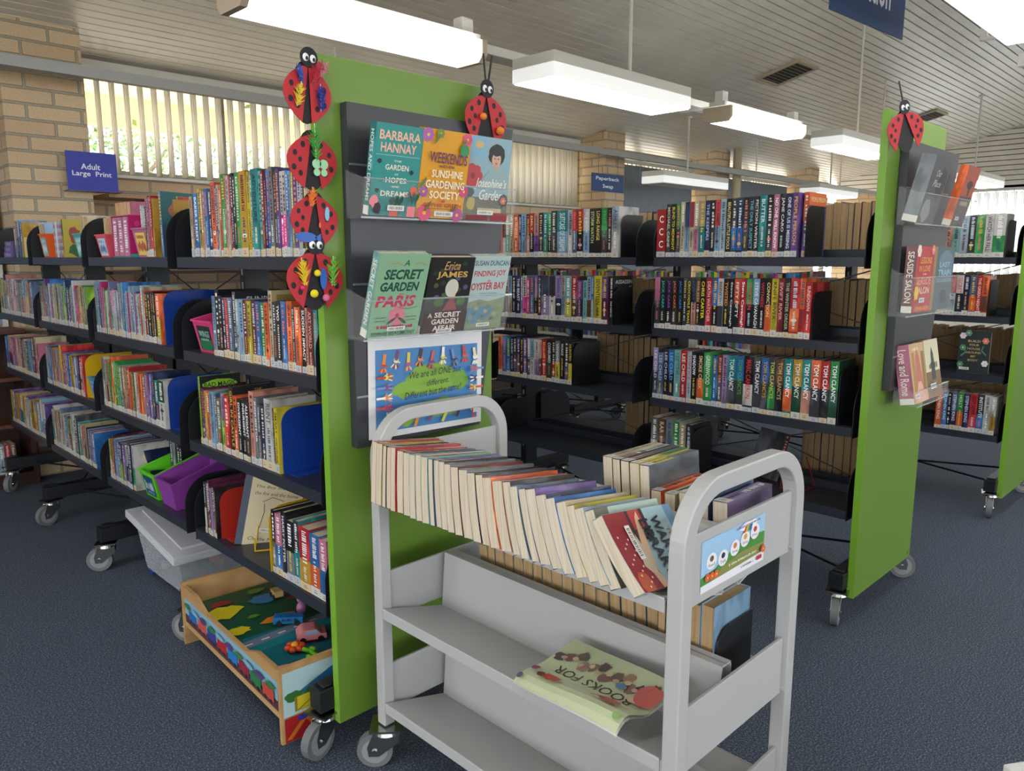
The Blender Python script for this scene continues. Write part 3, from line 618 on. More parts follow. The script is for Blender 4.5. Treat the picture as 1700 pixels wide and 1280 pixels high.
# pink bin
def wings(a): a.rect(0, 0, 1, 1, '#12302c'); a.rect(0, 0, 1, .45, '#1e6a44'); a.text('WINGS', .1, .55, .9, .8, '#9ac8bc'); a.smudge(.2, .4, .8, .5, '#9ac8bc', 3, 8)
bin_((AX + .012, 2.39, ZS[2]), .145, .2, .10, mat('bin_pink', '#c83a72', .4), 'pink plastic book bin on the second shelf of the left unit', '#12302c', wings, slope=.05)

# ---- left unit, second bay
pl = '%s shelf, second bay, left unit'
GB = GA('top', 'second')
# top shelf: bins and boxed sets
Y2 = A(1)
def artb(c1, c2, seed=1):
    def f(a):
        a.rect(0, 0, 1, 1, c1)
        for i in range(5): a.blob(.15 + .17 * i, .35 + .1 * (i % 2), .1, .25, c2, seed + i)
        a.smudge(.15, .75, .85, .9, c2, seed, 7)
    return f
bin_((AX + .02, 3.33, ZS[3]), .125, .16, .085, mat('bin_coral', '#d2505a', .4), 'coral red book bin on the top shelf, second bay of left unit', '#b9d4e0', artb('#b9d4e0', '#5a78a8'))
row(rnd('c w lp', 5, 14, 24, 150, 165, 31), AX + .06, 3.435, 3.35, ZS[3] + .006, 'standing inside the coral bin', 'books in the coral red bin', d=.1, page=M_PAGE, jit=0, labels_off=False) if False else None
def inbin(x, yl, yr2, z, spec, place, group, d=.1, facing=-1, page=None):
    return row(spec, x, yl, yr2, z, place, group, d=d, parts=False, facing=facing, page=page or M_PAGE2, jit=0)
inbin(AX + .145, 3.435, 3.345, ZS[3] + .006, 'c:16:150,c:20:152,sp:16:150,c:18:148', 'inside the coral bin', 'books in the coral red bin')
# pink boxed set
t = thing('boxed_book_set', (AX + .02, 3.07, ZS[3]), label='pink boxed set of slim books on the top shelf, second bay', cat='book set')
b = MB(); pkm = mat('box_magenta', '#b01a64', .4); b.box(0, 0, 0, .15, .004, .155, pkm); b.box(0, .181, 0, .15, .185, .155, pkm); b.box(.146, .004, 0, .15, .181, .155, pkm); b.box(0, .004, 0, .146, .181, .003, mat('box_teal', '#3a9a90', .4)); b.box(0, .004, .152, .146, .181, .155, pkm)
a = Art(b, (0, 0, 0), (.15, 0, 0), (0, 0, .155));
for i in range(9): a.ell(.2 + .3 * (i % 3), .2 + .3 * (i // 3), .07, .07, '#c43a7c', 10)
a.rect(0, 0, 1, .08, '#3a9a90'); b.build('slip_case', t)
for k in range(3):
    b = MB(); b.box(.002, .127 - .057 * k, .004, .14, .179 - .057 * k, .15, cov('pk')); a = Art(b, (.002, .179 - .057 * k, .15), (0, 0, -.146), (0, -.052, 0)); a.smudge(.1, .25, .9, .75, '#e8e4f0', k, 8); b.build('boxed_book', t)
inbin(AX + .13, 3.24, 3.08, ZS[3] + .1555, 'sp:26:52,c:24:50,sp:30:52,pk:26:50', 'lying above the pink boxed set', 'books above the pink box') 
bin_((AX + .02, 2.90, ZS[3]), .14, .16, .1, mat('bin_dusty_rose', '#a8607a', .4), 'dusty rose book bin with a cream picture card, top shelf, second bay', '#d9bc60', artb('#d9bc60', '#b05a3a', 4))
row('w:16:182,br/c:14:178,c/lb:15:180,br/lb:14:176,lb/y:15:180,c:12:175', AX + .045, 3.015, 2.925, ZS[3] + .006, 'inside the dusty rose bin', 'books in the dusty rose bin', d=.1, parts=False, jit=0)
row('dk:8:175,pk:10:205,mr:8:210,pk/o:9:205,r:10:210,gy:6:200', AX + .008, 2.875, 2.80, ZS[3], pl % 'top', GB, d=.16)
SEED[0] += 1
def comic(a):
    a.rect(0, 0, 1, 1, '#2f5a74'); a.rect(0, .5, 1, 1, '#2a6a70'); a.blob(.3, .72, .2, .12, '#b86a50', 3); a.blob(.55, .68, .25, .1, '#c8b890', 6); a.smudge(.35, .9, .85, .94, '#d8c24a', 2, 9)
    a.text('TI', .6, .5, .8, .58, '#d8c24a')
o = book('book', .012, .225, .19, 'sb', None, None, None, SEED[0], True, artfn=comic, labelm=False)
tag(o, 'tall teal picture book turned cover outwards behind the black shelf bracket, top shelf', 'book'); o.matrix_world = Matrix.Translation((AX + .03, 2.795, ZS[3])) @ Matrix.Rotation(R(-70), 4, 'Z')
row(rnd('pk lp lb p sb c w r lb hp db g y lt', 26, 5, 10, 172, 190, 7) + ',b:9:212,' + rnd('hp lb w bl c p lt', 12, 6, 10, 170, 182, 8) + ',o:9:176,bl:9:205,c:9:200,r:6:186,k:14:182,k:13:182,k:13:184,k:13:182,dr:5:180,o/y:20:180',
    AX + .008, 3.50, 2.80, ZS[2], pl % 'second', GA('second', 'second'), d=.15)
bookend(AX + .02, 2.79, ZS[2], .19, .2, 'blue', mblue, 'blue bookend on the second shelf, second bay of left unit')
row('w/gr:12:205,bg:9:196,' + rnd('y g o lt db', 6, 6, 9, 188, 198, 12) + ',g:10:202,g:9:196,g:9:192,lt:9:190,ol:6:188,sp:9:190,bg:9:186,mr:10:188,r:9:190,gy:8:176,ol:9:178,w:9:178,sp:9:180,o:16:180,gy:8:176,pk:8:178,sb:8:190,p:8:190,hp:6:186,b:9:190,db:10:196,t/db:16:172,w/dg:24:176',
    AX + .008, 3.49, 2.82, ZS[1], pl % 'third', GA('third', 'second'), d=.15)
bookend(AX + .02, 2.81, ZS[1], .19, .21, 'blue', mblue, 'blue bookend on the third shelf, second bay of left unit')
row('gy:10:168,g/c:9:166,o:8:168,mr:7:190,lb:14:182,sb/p:16:178,db/lg:16:176,p/lb:14:178,w/db:10:174,dg:10:170,db:16:190,w/g:12:186', AX + .008, 3.49, 3.19, ZS[0], pl % 'bottom', GA('bottom', 'second'), d=.15)
def graph(a): a.rect(0, 0, 1, 1, '#1c4a70'); a.smudge(.1, .3, .9, .75, '#d8e8f0', 9, 5); a.smudge(.2, .1, .9, .22, '#90b8d0', 5, 7)
bin_((AX + .01, 2.99, ZS[0]), .15, .22, .10, mat('bin_lime', '#5cc81e', .4), 'lime green book bin on the bottom shelf of the left unit', '#1c4a70', graph, slope=.07)
bin_((AX + .01, 2.82, ZS[0]), .15, .22, .10, mat('bin_purple', '#8a3f9a', .4), 'empty purple book bin on the bottom shelf of the left unit', None, slope=.07)
row('db:20:205,w/k:20:198,w/k:18:196,k:18:190,k:18:188', AX + .13, 3.125, 3.01, ZS[0] + .006, 'inside the lime green bin', 'books in the lime green bin', d=.09, parts=False, jit=0)
o = book('book', .022, .17, .11, 'db', 'gy', None, None, 77, True, labelm=False); tag(o, 'comic book lying slanted against the front of the lime green bin', 'book')
o.matrix_world = Matrix.Translation((AX + .05, 3.115, ZS[0] + .03)) @ Matrix.Rotation(R(-90), 4, 'Z') @ Matrix.Rotation(R(-38), 4, 'Y')

# ---- left unit, third and furthest bays
pl = '%s shelf, third bay, left unit'
t = thing('boxed_book_set', (AX + .02, 4.455, ZS[3]), label='small cream box with a figure on its front, top shelf, third bay', cat='box')
b = MB(); b.box(0, 0, 0, .13, .11, .10, mat('box_cream_yellow', '#d9cf86', .5)); a = Art(b, (0, .1, 0), (0, -.1, 0), (0, 0, .10)); a.ell(.5, .5, .16, .26, '#9a8a9c'); a.ell(.5, .7, .1, .1, '#5a4a50'); b.build('box_body', t)
bin_((AX + .02, 4.16, ZS[3]), .12, .15, .105, mat('bin_orange', '#dc5a1c', .4), 'orange book bin leaning books out, top shelf, third bay', '#8ab8b8', artb('#8ab8b8', '#d8e4e4', 8))
for k in range(4):
    o = book('book', .02, .15, .1, 'lb' if k == 0 else 'c', None, None, None, 300 + k, False, page=M_PAGE2, labelm=False)
    tag(o, 'pale book leaning out of the orange bin, %s of four' % ORD(k + 1), 'book', 'books leaning out of the orange bin')
    o.matrix_world = Matrix.Translation((AX + .13, 4.18 + .024 * k, ZS[3] + .02)) @ Matrix.Rotation(R(90), 4, 'Z') @ Matrix.Rotation(R(16), 4, 'Y')
for k in range(20):
    b = MB(); b.box(0, 0, 0, .10, .105, .0078, cov(('lp', 'pk', 'bl', 'w')[k % 4])); a = Art(b, (0, .105, 0), (0, -.105, 0), (0, 0, .0078)); a.rect(.3, .05, .55, .95, '#e8e4dc')
    o = b.build('thin_book', None, (AX + .03, 3.965, ZS[3] + .0081 * k)); tag(o, 'thin pocket book lying flat, %s from the bottom of the striped pile, top shelf' % ORD(k + 1), 'book', 'striped pile of thin pocket books')
SEED[0] += 1
o = book('book', .01, .17, .13, 'gy', 'ol', None, None, SEED[0], False, labelm=False, artfn=lambda a: (a.rect(0, 0, 1, 1, '#b8a848'), a.blob(.4, .6, .25, .25, '#a04a3a', 2), a.blob(.5, .2, .4, .2, '#3f6a38', 5)))
tag(o, 'yellow comic turned cover outwards behind the striped pile, top shelf', 'book'); o.matrix_world = Matrix.Translation((AX + .03, 3.945, ZS[3])) @ Matrix.Rotation(R(-72), 4, 'Z')
bin_((AX + .02, 3.62, ZS[3]), .13, .16, .095, mat('bin_turquoise', '#3a9c90', .4), 'turquoise book bin beside the bracket, top shelf, third bay', '#86bcc0', artb('#86bcc0', '#cfe0e0', 2))
inbin(AX + .145, 3.735, 3.635, ZS[3] + .006, 'w:14:168,c:26:172,c:24:170,c:20:166', 'inside the turquoise bin', 'books in the turquoise bin')
kids = 'pk lb b p lp c w gy o sp g lg db k hp t sb y'
row('dg:8:180,' + rnd(kids, 40, 5, 10, 168, 188, 21) + ',lg:14:182', AX + .008, 4.33, 3.60, ZS[2], pl % 'second', GA('second', 'third'), d=.15, parts=False)
row('r:7:205,db/p:9:180,r/pk:10:180,b:10:178,b/db:9:176,gy:9:176,mr/w:9:172,lb/b:12:172,db/b:9:176,r/mr:12:178,r:9:182', AX + .008, 4.07, 3.735, ZS[1], pl % 'third', GA('third', 'third'), d=.15, parts=False)
bookend(AX + .015, 3.728, ZS[1], .19, .2, 'yellow', myel, 'yellow bookend on the third shelf, third bay of left unit')
bin_((AX + .02, 3.60, ZS[1]), .12, .16, .09, mat('bin_sky', '#3a8aa8', .4), 'sky blue book bin on the third shelf, third bay', '#7fa8d8', artb('#7fa8d8', '#3a4ac0', 6))
row(rnd('pk dg c lb b sp mr p y gy', 22, 7, 12, 172, 188, 40), AX + .008, 4.33, 4.075, ZS[1], 'left half, third shelf, third bay, left unit', 'left-hand books, third shelf, third bay', d=.15, parts=False)
row(rnd('c w t r sb k bg dk b lt', 15, 10, 20, 168, 185, 43) + ',bg:14:172,c/o:16:175,bg/ol:18:182,k:9:170,lb:12:165,sb:9:165,pk:6:162,hp:6:160,b:26:162', AX + .008, 4.33, 3.66, ZS[0], pl % 'bottom', GA('bottom', 'third'), d=.15, parts=False)
pl = '%s shelf, furthest bay, left unit'
row(rnd(kids, 20, 6, 12, 175, 195, 51), AX + .008, 5.14, 4.45, ZS[2], pl % 'second', GA('second', 'furthest'), d=.15, parts=False)
row(rnd('pk dg c lb b sp mr p', 16, 10, 16, 175, 195, 52), AX + .008, 5.14, 4.45, ZS[1], pl % 'third', GA('third', 'furthest'), d=.15, parts=False)
row(rnd('gy c lb w y p t', 14, 12, 20, 170, 190, 53), AX + .008, 5.14, 4.45, ZS[0], pl % 'bottom', GA('bottom', 'furthest'), d=.15, parts=False)
for k in range(3):
    b = MB(); b.box(0, 0, 0, .12, .2 - .02 * k, .028, cov('p')); a = Art(b, (0, .2 - .02 * k, 0), (0, -.2 + .02 * k, 0), (0, 0, .028)); a.smudge(.2, .2, .8, .8, '#b8a8d8', k, 6)
    o = b.build('game_case', None, (AX + .02, 4.80, ZS[3] + .0285 * k)); tag(o, 'purple boxed game, %s from the bottom of the pile, far left top shelf' % ORD(k + 1), 'game box', 'pile of purple boxed games')
SEED[0] += 1
row('c:22:150,lb/c:20:140,db/r:30:185,db/b:26:190,w/db:20:185,b/r:22:188', AX + .06, 4.92, 4.56, ZS[3] + .09 if False else ZS[3], pl % 'top', GA('top', 'furthest'), d=.13, parts=False) if False else None
for i, (y_, c1, c2, h_) in enumerate(((4.79, 'c', 'lb', .15), (4.75, 'db', 'r', .185), (4.71, 'b', 'w', .19), (4.66, 'gy', 'b', .18))):
    SEED[0] += 1; o = book('book', .035, h_, .13, c1, c2, None, None, SEED[0], False, labelm=False); o.location = (AX + .03, y_, ZS[3]); o.rotation_euler = (0, 0, -PI / 2)
    tag(o, '%s children book, %s from the left, top shelf, furthest bay of left unit' % (PAL[c1][0], ORD(i + 1)), 'book', GA('top', 'furthest'))

# ---- middle unit, near bay
pl = '%s shelf, near bay, middle unit'
GM = lambda s_, b_: 'fiction on the %s shelf, %s bay of the middle unit' % (s_, b_)
bx = BX + .008
row('r:24:202:C C C:ffffff', bx, B(0) + .885, B(0) + .84, ZS[3], pl % 'top', 'letter block on the middle unit', d=.16)
row('dk:16:222:@MICHAEL CAINE:d8d8b0,k:18:222:BLIND TO MIDNIGHT:e0d040,dk/g:15:224,c:16:228,lb/db:15:226,c/r:15:226,c/pk:16:228,t/bg:20:228,db:17:228:THE KEEPERS:b0c8e8,k:16:228,lb/r:16:229,bl:17:229,k:18:230:BEAUTIFUL LITTLE FOOLS:e8d890,dk/b:16:231,db/b:18:232,dk/k:17:232,k:17:233:THE ONLY SUSPECT:70b8c8,k:15:233:FICTION WRITER:e8e0e0,t:21:235:BUTTER:e0f0f0,k/dk:18:236,pk:17:236:NO ONE WILL KNOW:ffffff,k:19:237:@JANE CARO:e8e8e8,db:17:237:ONE OF US IS MISSING:e8e8f0,p:18:238:PEOPLE PERSON:f0b060',
    bx, B(0) + .838, 1.325, ZS[3], pl % 'top', GM('top', 'near'), d=.15)
SEED[0] += 1
o = book('book', .02, .24, .15, 'p', 'o', None, None, SEED[0], True, artfn=lambda f: (f.rect(0, 0, 1, 1, '#dc6a34'), f.rect(0, 0, 1, .8, '#39407e'), f.text('PEOPLE PERSON', .12, .86, .95, .93, '#f0d8a0')))
o.location = (bx + .03, 1.32, ZS[3]); o.rotation_euler = (0, 0, -PI / 2); tag(o, 'orange and purple book turned so its cover shows behind the black bookend, top shelf', 'book')
bookend(bx + .0, 1.292, ZS[3], .19, .15, 'black', M_BLACK, 'black bookend on the top shelf, near bay of middle unit')
row('dk/pk:17:222:@JACK CARR:b06080,k:19:222:@JACK CARR:38c0b0,k:19:222:@JACK CARR:9a4ab8,k:19:222:@JACK CARR:d87038,k:17:222:@JACK CARR:3a80c8,dk:12:220,k:14:222:CROCODILE TEARS:e0d040,sp/k:15:220,k/ol:13:220,k:18:222:@CHRIS CARTER:e8e030,r:18:222:DEATH WATCHER:e8c8c0,b/k:17:222,w/dk:16:222:BINNY WOOD:3a3a48,k:17:222:TWISTED:e0903a,k:14:222:@Steve Cavanagh:e8e8e8,k/o:16:222:FIFTY FIFTY:e8e8e8,r:18:224:@Steve Cavanagh:ffffff,k/g:19:224:THIRTEEN:c84a50,k/lb:18:224:@STEVE CAVANAGH:e8e8e8,k:16:224:WITNESS:c83040,o/k:16:224:CONVICTION:f0e0a0,y:17:226:KNIFE RIVER:2a2a20,dr:16:226:SWIFT RIVER:e8b0a0,k:16:226:THE WINTER ORDER:c0b890,r/o:24:228,o/r:14:228,r:16:214:SUNDOWN:f0d0c0',
    bx, B(0) + .885, 1.255, ZS[2], pl % 'second', GM('second', 'near'), d=.15)
bookend(bx, 1.247, ZS[2], .18, .16, 'black', M_BLACK, 'black bookend on the second shelf, near bay of middle unit')
row('dk/lp:14:226:@LEE CHILD:d8d8e8,sb:15:205:@LEE CHILD:b0c8e0,k:13:222:@LEE CHILD:c8c8d8,db/b:16:222:@LEE CHILD:80b0e0,lt:17:224:@LEE CHILD:386878,r:16:224:@LEE CHILD:f0e0d0,bl:12:222:THIN ICE:c04040,k:14:222:SHADOW:ffffff,k/o:17:222:SMOKE CREEK:e8c880,g:21:226:GREENWOOD:e0f0d8,b:12:214,dk/br:13:220,lp:12:222,dk/t:20:222:@TOM CLANCY:e8e8e8,dk/b:18:224:@TOM CLANCYS:50a838,k/w:22:226:@MARC CAMERON:c83030,dk:18:226:@TOM CLANCY:f0f0f0,dk/b:16:226:@TOM CLANCYS:d89a3a,dk/g:16:228:@TOM CLANCYS:c8d050,k/br:17:228:@TOM CLANCYS:c8a870,t/o:18:230:@TOM CLANCY:ffffff,dg/gy:19:232:@TOM CLANCY:f0f0e0,t/sp:19:234:@TOM CLANCY:ffffff,dk/o:20:236:@TOM CLANCY:ffffff,k/r:17:236:@TOM CLANCY:ffffff,dg/g:17:238:@TOM CLANCY:ffffff',
    bx, B(0) + .885, 1.135, ZS[1], pl % 'third', GM('third', 'near'), d=.15)
bookend(bx, 1.128, ZS[1], .21, .16, 'black', M_BLACK, 'black bookend on the third shelf, near bay of middle unit')
row('w/gr:17:228,k/br:19:226:RAR:d8d0b0,lp/gr:17:226,lt/g:15:226,bg/g:15:222,k/bg:13:220', bx, B(0) + .885, 1.745, ZS[0], pl % 'bottom', GM('bottom', 'near'), d=.17)
bookend(bx, 1.737, ZS[0], .2, .16, 'black', M_BLACK, 'black bookend on the bottom shelf, near bay of middle unit')
# displayed book on red wire stand
SEED[0] += 1
def crime(a): a.rect(0, 0, 1, 1, '#77716a'); a.blob(.5, .5, .4, .35, '#a8a29a', 3); a.rect(0, .85, .35, 1, '#b02430'); a.rect(.8, .55, 1, .8, '#8a2430'); a.blob(.3, .2, .2, .15, '#6a8ac8', 2)
o = book('book', .03, .2, .14, 'dk', None, None, None, SEED[0], True, artfn=crime, labelm=False)
o.matrix_world = Matrix.Translation((BX + .07, 1.40, ZS[0] + .035)) @ Matrix.Rotation(R(-20), 4, 'Z') @ Matrix.Rotation(R(18), 4, 'Y')
tag(o, 'grey hardback displayed on a red wire stand, bottom shelf of middle unit', 'book')
b = MB(); mr_ = mat('red_wire', '#8a1f22', .4)
for dy in (-.045, .045): b.tube([(-.06, dy, .04), (-.06, dy, .003), (.06, dy, .003), (.01, dy * .5, .13)], .0025, mr_)
b.tube([(-.06, -.045, .004), (-.06, .045, .004)], .0025, mr_); tag(b.build('wire_book_stand', None, (BX + .16, 1.33, ZS[0])), 'red wire book stand on the bottom shelf of the middle unit', 'book stand')
# ---- middle unit, second bay
pl = '%s shelf, second bay, middle unit'
row('sp:14:205,k/w:10:200,lt/w:13:210,c:13:212,o:16:214:BUSHFIRE:f0e0c0,db:9:212,lb:16:214,dr/sp:11:214,k/r:13:216:EMILY:e8d890,sp/p:15:214,db:14:216,t:13:216,g/k:10:216,dk:18:222,lb/t:30:222:SUITCASE OF DREAMS:d8e8e8,bl/w:14:220,sb/r:12:220,k/r:17:222,lb/w:17:222:@C J BOX:e8e8e8,k:16:222:STORM WATCH:c8d890,k:16:222:LONG RANGE:e0d050,dk/g:15:222:FREE FIRE:50b060,k:12:222,w/bl:18:226:ASHLEY:2a3a60',
    bx, B(1) + .885, 2.16, ZS[3], pl % 'top', GM('top', 'second'), d=.15)
bookend(bx + .01, 2.15, ZS[3], .19, .16, 'black', M_BLACK, 'black bookend on the top shelf, second bay of middle unit')
row('dk/w:12:205,k/w:11:205:AFTERLIFE:e0e0d8,c/dk:13:212,lb/bg:13:212,k:14:214,db:16:214:THE BEAST:e8e8f0,lp:7:214,w/hp:13:216,hp:11:200,sb:14:216,p/k:12:216,k/br:13:216,lp/dk:24:218,w/dk:20:218,lp/k:20:218,lb/w:12:218,lt/y:18:218,br/r:17:218,db/p:18:200,lt:12:200,lb/br:13:218,b/lb:8:218,y:22:222:SEVENTEEN:202018,mr/p:17:218',
    bx, B(1) + .885, 2.215, ZS[2], pl % 'second', GM('second', 'second'), d=.15)
SEED[0] += 1
o = book('book', .022, .222, .15, 'k', None, None, None, SEED[0], True, artfn=lambda f: (f.rect(0, 0, 1, 1, '#101014'), f.text('ASSASSIN', .1, .84, .95, .92, '#d8d8d8'), f.text('V', .8, .72, .92, .8, '#d8d8d8')), labelm=False)
o.location = (bx + .012, 2.213, ZS[2]); o.rotation_euler = (0, 0, -PI / 2); tag(o, 'black book titled ASSASSIN, turned cover outwards, second bay of middle unit', 'book')
bookend(bx + .005, 2.18, ZS[2], .17, .14, 'black', M_BLACK, 'black bookend on the second shelf, second bay of middle unit')
row('o:16:205,b:18:206,t/b:15:206,db:14:206,k/db:15:208,db/dk:15:208,k:11:208,p:17:208,dk/w:11:208,w/lb:17:208:@JAMES LEE BURKE:404048,w/lp:18:208:@JAMES LEE BURKE:404048,dk/w:12:208,r:18:208,k/dg:20:210:CONSUMED:e0e8e0,k/r:13:210,gr/y:18:210:VANISHED:e8e8e8,k:17:212:WAKE:e8e8e8,dk/sb:15:212,k/y:14:212:HUNTED:e0d840',
    bx, B(1) + .885, 2.425, ZS[1], pl % 'third', GM('third', 'second'), d=.15)
bookend(bx, 2.415, ZS[1], .205, .2, 'black', M_BLACK, 'black bookend on the third shelf, second bay of middle unit')
row('lb/r:22:200,br:26:206', bx, B(2) + .17, B(2) + .1, ZS[1], 'third shelf, third bay of middle unit', 'fiction in the third bay', d=.15)
# books on the far side of the middle unit, page edges towards us
xb = BX + .60 - .008
def backrow(yl, yr2, z, h, n, place, group):
    q = random.Random(int(yl * 100) + int(z * 100)); row(','.join('%s:%d:%d' % (q.choice(['c', 'dk', 'sb', 'k', 'w', 'mr']), q.randint(18, 34), h + q.randint(-4, 5)) for _ in range(n)), xb, yl, yr2, z, place, group, d=.16, parts=False, facing=-1, page=M_PAGE2)
backrow(1.56, 1.08, ZS[3], 222, 16, 'top far side, near bay, middle unit', 'far side top shelf books, near bay')
backrow(1.50, 1.08, ZS[2], 215, 14, 'second shelf far side, near bay, middle unit', 'far side second shelf books, near bay')
backrow(1.72, 1.08, ZS[1], 240, 20, 'third shelf far side, near bay, middle unit', 'far side third shelf books, near bay')
backrow(1.45, 1.08, ZS[0], 215, 12, 'bottom shelf far side, near bay, middle unit', 'far side bottom shelf books, near bay')
backrow(2.45, 2.09, ZS[3], 222, 11, 'top far side, second bay, middle unit', 'far side top shelf books, second bay')
backrow(2.50, 2.09, ZS[2], 200, 12, 'second shelf far side, second bay, middle unit', 'far side second shelf books, second bay')
backrow(2.62, 2.09, ZS[1], 215, 16, 'third shelf far side, second bay, middle unit', 'far side third shelf books, second bay')
backrow(2.42, 2.09, ZS[0], 205, 9, 'bottom shelf far side, second bay, middle unit', 'far side bottom shelf books, second bay')
# ---- right unit
cx = CX_ + .008; pl = '%s shelf of rightmost unit'
row('k:12:215,sb:14:214,sp:16:214,lt:16:216,bl:17:216,k:15:218,g:18:220,w:17:222:WATCH HER FALL:282828,w/g:24:222', cx, 1.40, 1.06, ZS[3], pl % 'top', 'books on the top shelf of the rightmost unit', d=.15)
bookend(cx, 1.05, ZS[3], .19, .16, 'black', M_BLACK, 'black bookend on the top shelf of the rightmost unit')
row('w/t:14:205,k:14:210:YOU LOVE ME:e0e0e0,dk/w:14:212,w/r:18:212,bl/r:18:214,k/w:20:214:SECRET:d04040,db:17:214,sb/o:18:214,r:15:214:THE GREEN NIGHT:f0d0c0,o/br:17:212', cx, 1.40, 1.11, ZS[2], pl % 'second', 'books on the second shelf of the rightmost unit', d=.15)
bookend(cx, 1.10, ZS[2], .19, .15, 'black', M_BLACK, 'black bookend on the second shelf of the rightmost unit')
row('o:18:206:@STEPHEN KING:e8e0d0,b:15:206:@STEPHEN KING:d0e8f0,k:10:206,sb/db:17:208:@STEPHEN KING:e0e0e8,g/o:17:208:HOLLY:e0e0d0,db:17:208:@STEPHEN KING:e0d0e8,r:20:210:OUTSIDER:301010,k/b:18:210:INSTITUTE:e8f0f0,w:18:210,w/gy:14:205', cx, 1.31, 1.02, ZS[0], pl % 'bottom', 'books on the bottom shelf of the rightmost unit', d=.15)
SEED[0] += 1
def buildhouse(a):
    a.rect(0, 0, 1, 1, '#2c3234')
    for i, (u, v) in enumerate(((.12, .88), (.85, .78), (.1, .2), (.88, .25), (.3, .95), (.15, .6))): a.flower(u, v, .11, ('#e8d8e8', '#d87a70', '#4a8a6a', '#e8e8f0', '#60988a', '#4a8a6a')[i], asp=.7)
    a.line([(.1, .4), (.25, .5), (.2, .62)], .03, '#5a9a7a'); a.line([(.9, .45), (.75, .55), (.8, .66)], .03, '#5a9a7a')
    for i, s_ in enumerate(('BUILD', 'YOUR', 'HOUSE', 'AROUND', 'MY', 'BODY')): a.text(s_, .5 - .04 * len(s_), .74 - .09 * i, .5 + .04 * len(s_), .79 - .09 * i, '#c8b87a')
    a.barcode(.08, .08, .4, .14)
o = book('book', .028, .228, .15, 'dk', None, None, None, SEED[0], True, artfn=buildhouse, labelm=False)
o.matrix_world = Matrix.Translation((CX_ + .06, 1.245, ZS[1])) @ Matrix.Rotation(R(-93), 4, 'Z') @ Matrix.Rotation(R(0), 4, 'Y') @ Matrix.Rotation(R(0), 4, 'X')
o.matrix_world = Matrix.Translation((CX_ + .075, 1.235, ZS[1] + .003)) @ Matrix(((0, 1, 0, 0), (-1, 0, 0, 0), (0, 0, 1, 0), (0, 0, 0, 1))) @ Matrix.Rotation(R(90), 4, 'Z')
# cover must face -X: front cover (+x side) -> world -X ; spine (-y) -> world +Y
o.matrix_world = Matrix(((-1, 0, 0, CX_ + .075), (0, -1, 0, 1.235), (0, 0, 1, ZS[1]), (0, 0, 0, 1)))
tag(o, 'dark floral hardback titled BUILD YOUR HOUSE AROUND MY BODY, displayed on the rightmost unit', 'book')
# further books of the rightmost unit glimpsed between the shelves: too many and too small to tell apart
b = MB(); q = random.Random(9)
for k in (1, 2, 3):
    for z in ZS:
        y = C_(k) + .88
        while y > C_(k) + .06:
            w_ = q.uniform(.012, .028); h = q.uniform(.195, .225); m = cov(q.choice(list(PAL)))
            b.box(cx, y - w_ + .0008, z, cx + .14, y, z + h, m); b.box(cx - .001, y - w_ + .001, z + .003, cx - .0002, y - .0004, z + .024, M_LABEL)
            b.box(cx + .002, y - w_ + .002, z + h, cx + .138, y - .0014, z + h + .0006, M_PAGE); y -= w_
for k in (0,):
    for z in ZS[:3]:
        y = C_(k) + .6
        while y > C_(k) + .1:
            w_ = q.uniform(.018, .03); h = q.uniform(.195, .225); b.box(CX_ + .44, y - w_ + .001, z, CX_ + .592, y, z + h, M_PAGE2); y -= w_
tag(b.build('distant_books'), 'rows of small labelled books on the rightmost unit, glimpsed between the middle shelves', 'books', kind='stuff')

# ------------------------------------------------------------------ display boards, pockets and cover-out books
def board(corners, y, label, pockets):
    t = thing('display_board', (corners[0][0], y, 0), label=label, cat='display board'); x0 = corners[0][0]
    b = MB(); b.prism([(c[0] - x0, c[1]) for c in corners], (0, -.028, 0), (1, 0, 0), (0, 0, 1), (0, .028, 0), M_BOARD)
    gm = mat('slat_groove', '#8f9094', .35, .6)
    for xa, xb, z in pockets: b.box(xa - x0, -.030, z, xb - x0, -.0281, z + .006, gm)
    b.build('board_panel', t, bevel=.002); return t
board([(1.096, .868), (1.526, .868), (1.668, 1.733), (1.096, 1.735)], 1.698, 'charcoal display board fixed to the left green end panel', ((1.098, 1.58, 1.585), (1.098, 1.55, 1.29), (1.098, 1.5, 1.0)))
board([(2.938, .877), (3.32, .877), (3.50, 1.764), (2.938, 1.764)], 1.018, 'charcoal display board fixed to the middle green end panel', ((2.94, 3.4, 1.6), (2.94, 3.3, 1.3), (2.94, 3.3, 1.0)))
def pocket(x0, x1, y, z, h, d, label, lean):
    t = thing('acrylic_pocket', (x0, y, z), label=label, cat='book holder', group='clear acrylic book pockets'); ca, sa = math.cos(lean), math.sin(lean); w_ = x1 - x0
    b = MB(); th = .003
    b.box(0, -d, -.004, w_, 0, -.0005, M_ACR); T = Matrix.Translation((0, -d, 0)) @ Matrix.Rotation(lean, 4, 'X'); b.box(0, -th, 0, w_, 0, h, M_ACR, T)
    b.build('tray', t)
    b = MB(); b.box(0, -th - .001, h, w_, .001, h + .003, mat('acrylic_edge', '#c8d0d0', .1, alpha=.45), T); b.box(0, -d - .002, -.005, w_, -d, -.0005, MATS['acrylic_edge']); b.build('polished_edge', t)
    for xx in (0, w_ - th):
        b = MB(); b.prism([(0, 0), (-d, 0), (-d - sa * h, ca * h), (0, h * 1.25)], (xx, 0, 0), (0, 1, 0), (0, 0, 1), (th, 0, 0), M_ACR); b.build('side_wall', t)
pocket(1.085, 1.60, 1.668, 1.460, .09, .062, 'clear acrylic pocket holding the top row of books, left panel', R(12))
pocket(1.075, 1.56, 1.668, 1.160, .10, .07, 'clear acrylic pocket holding the second row of books, left panel', R(17))
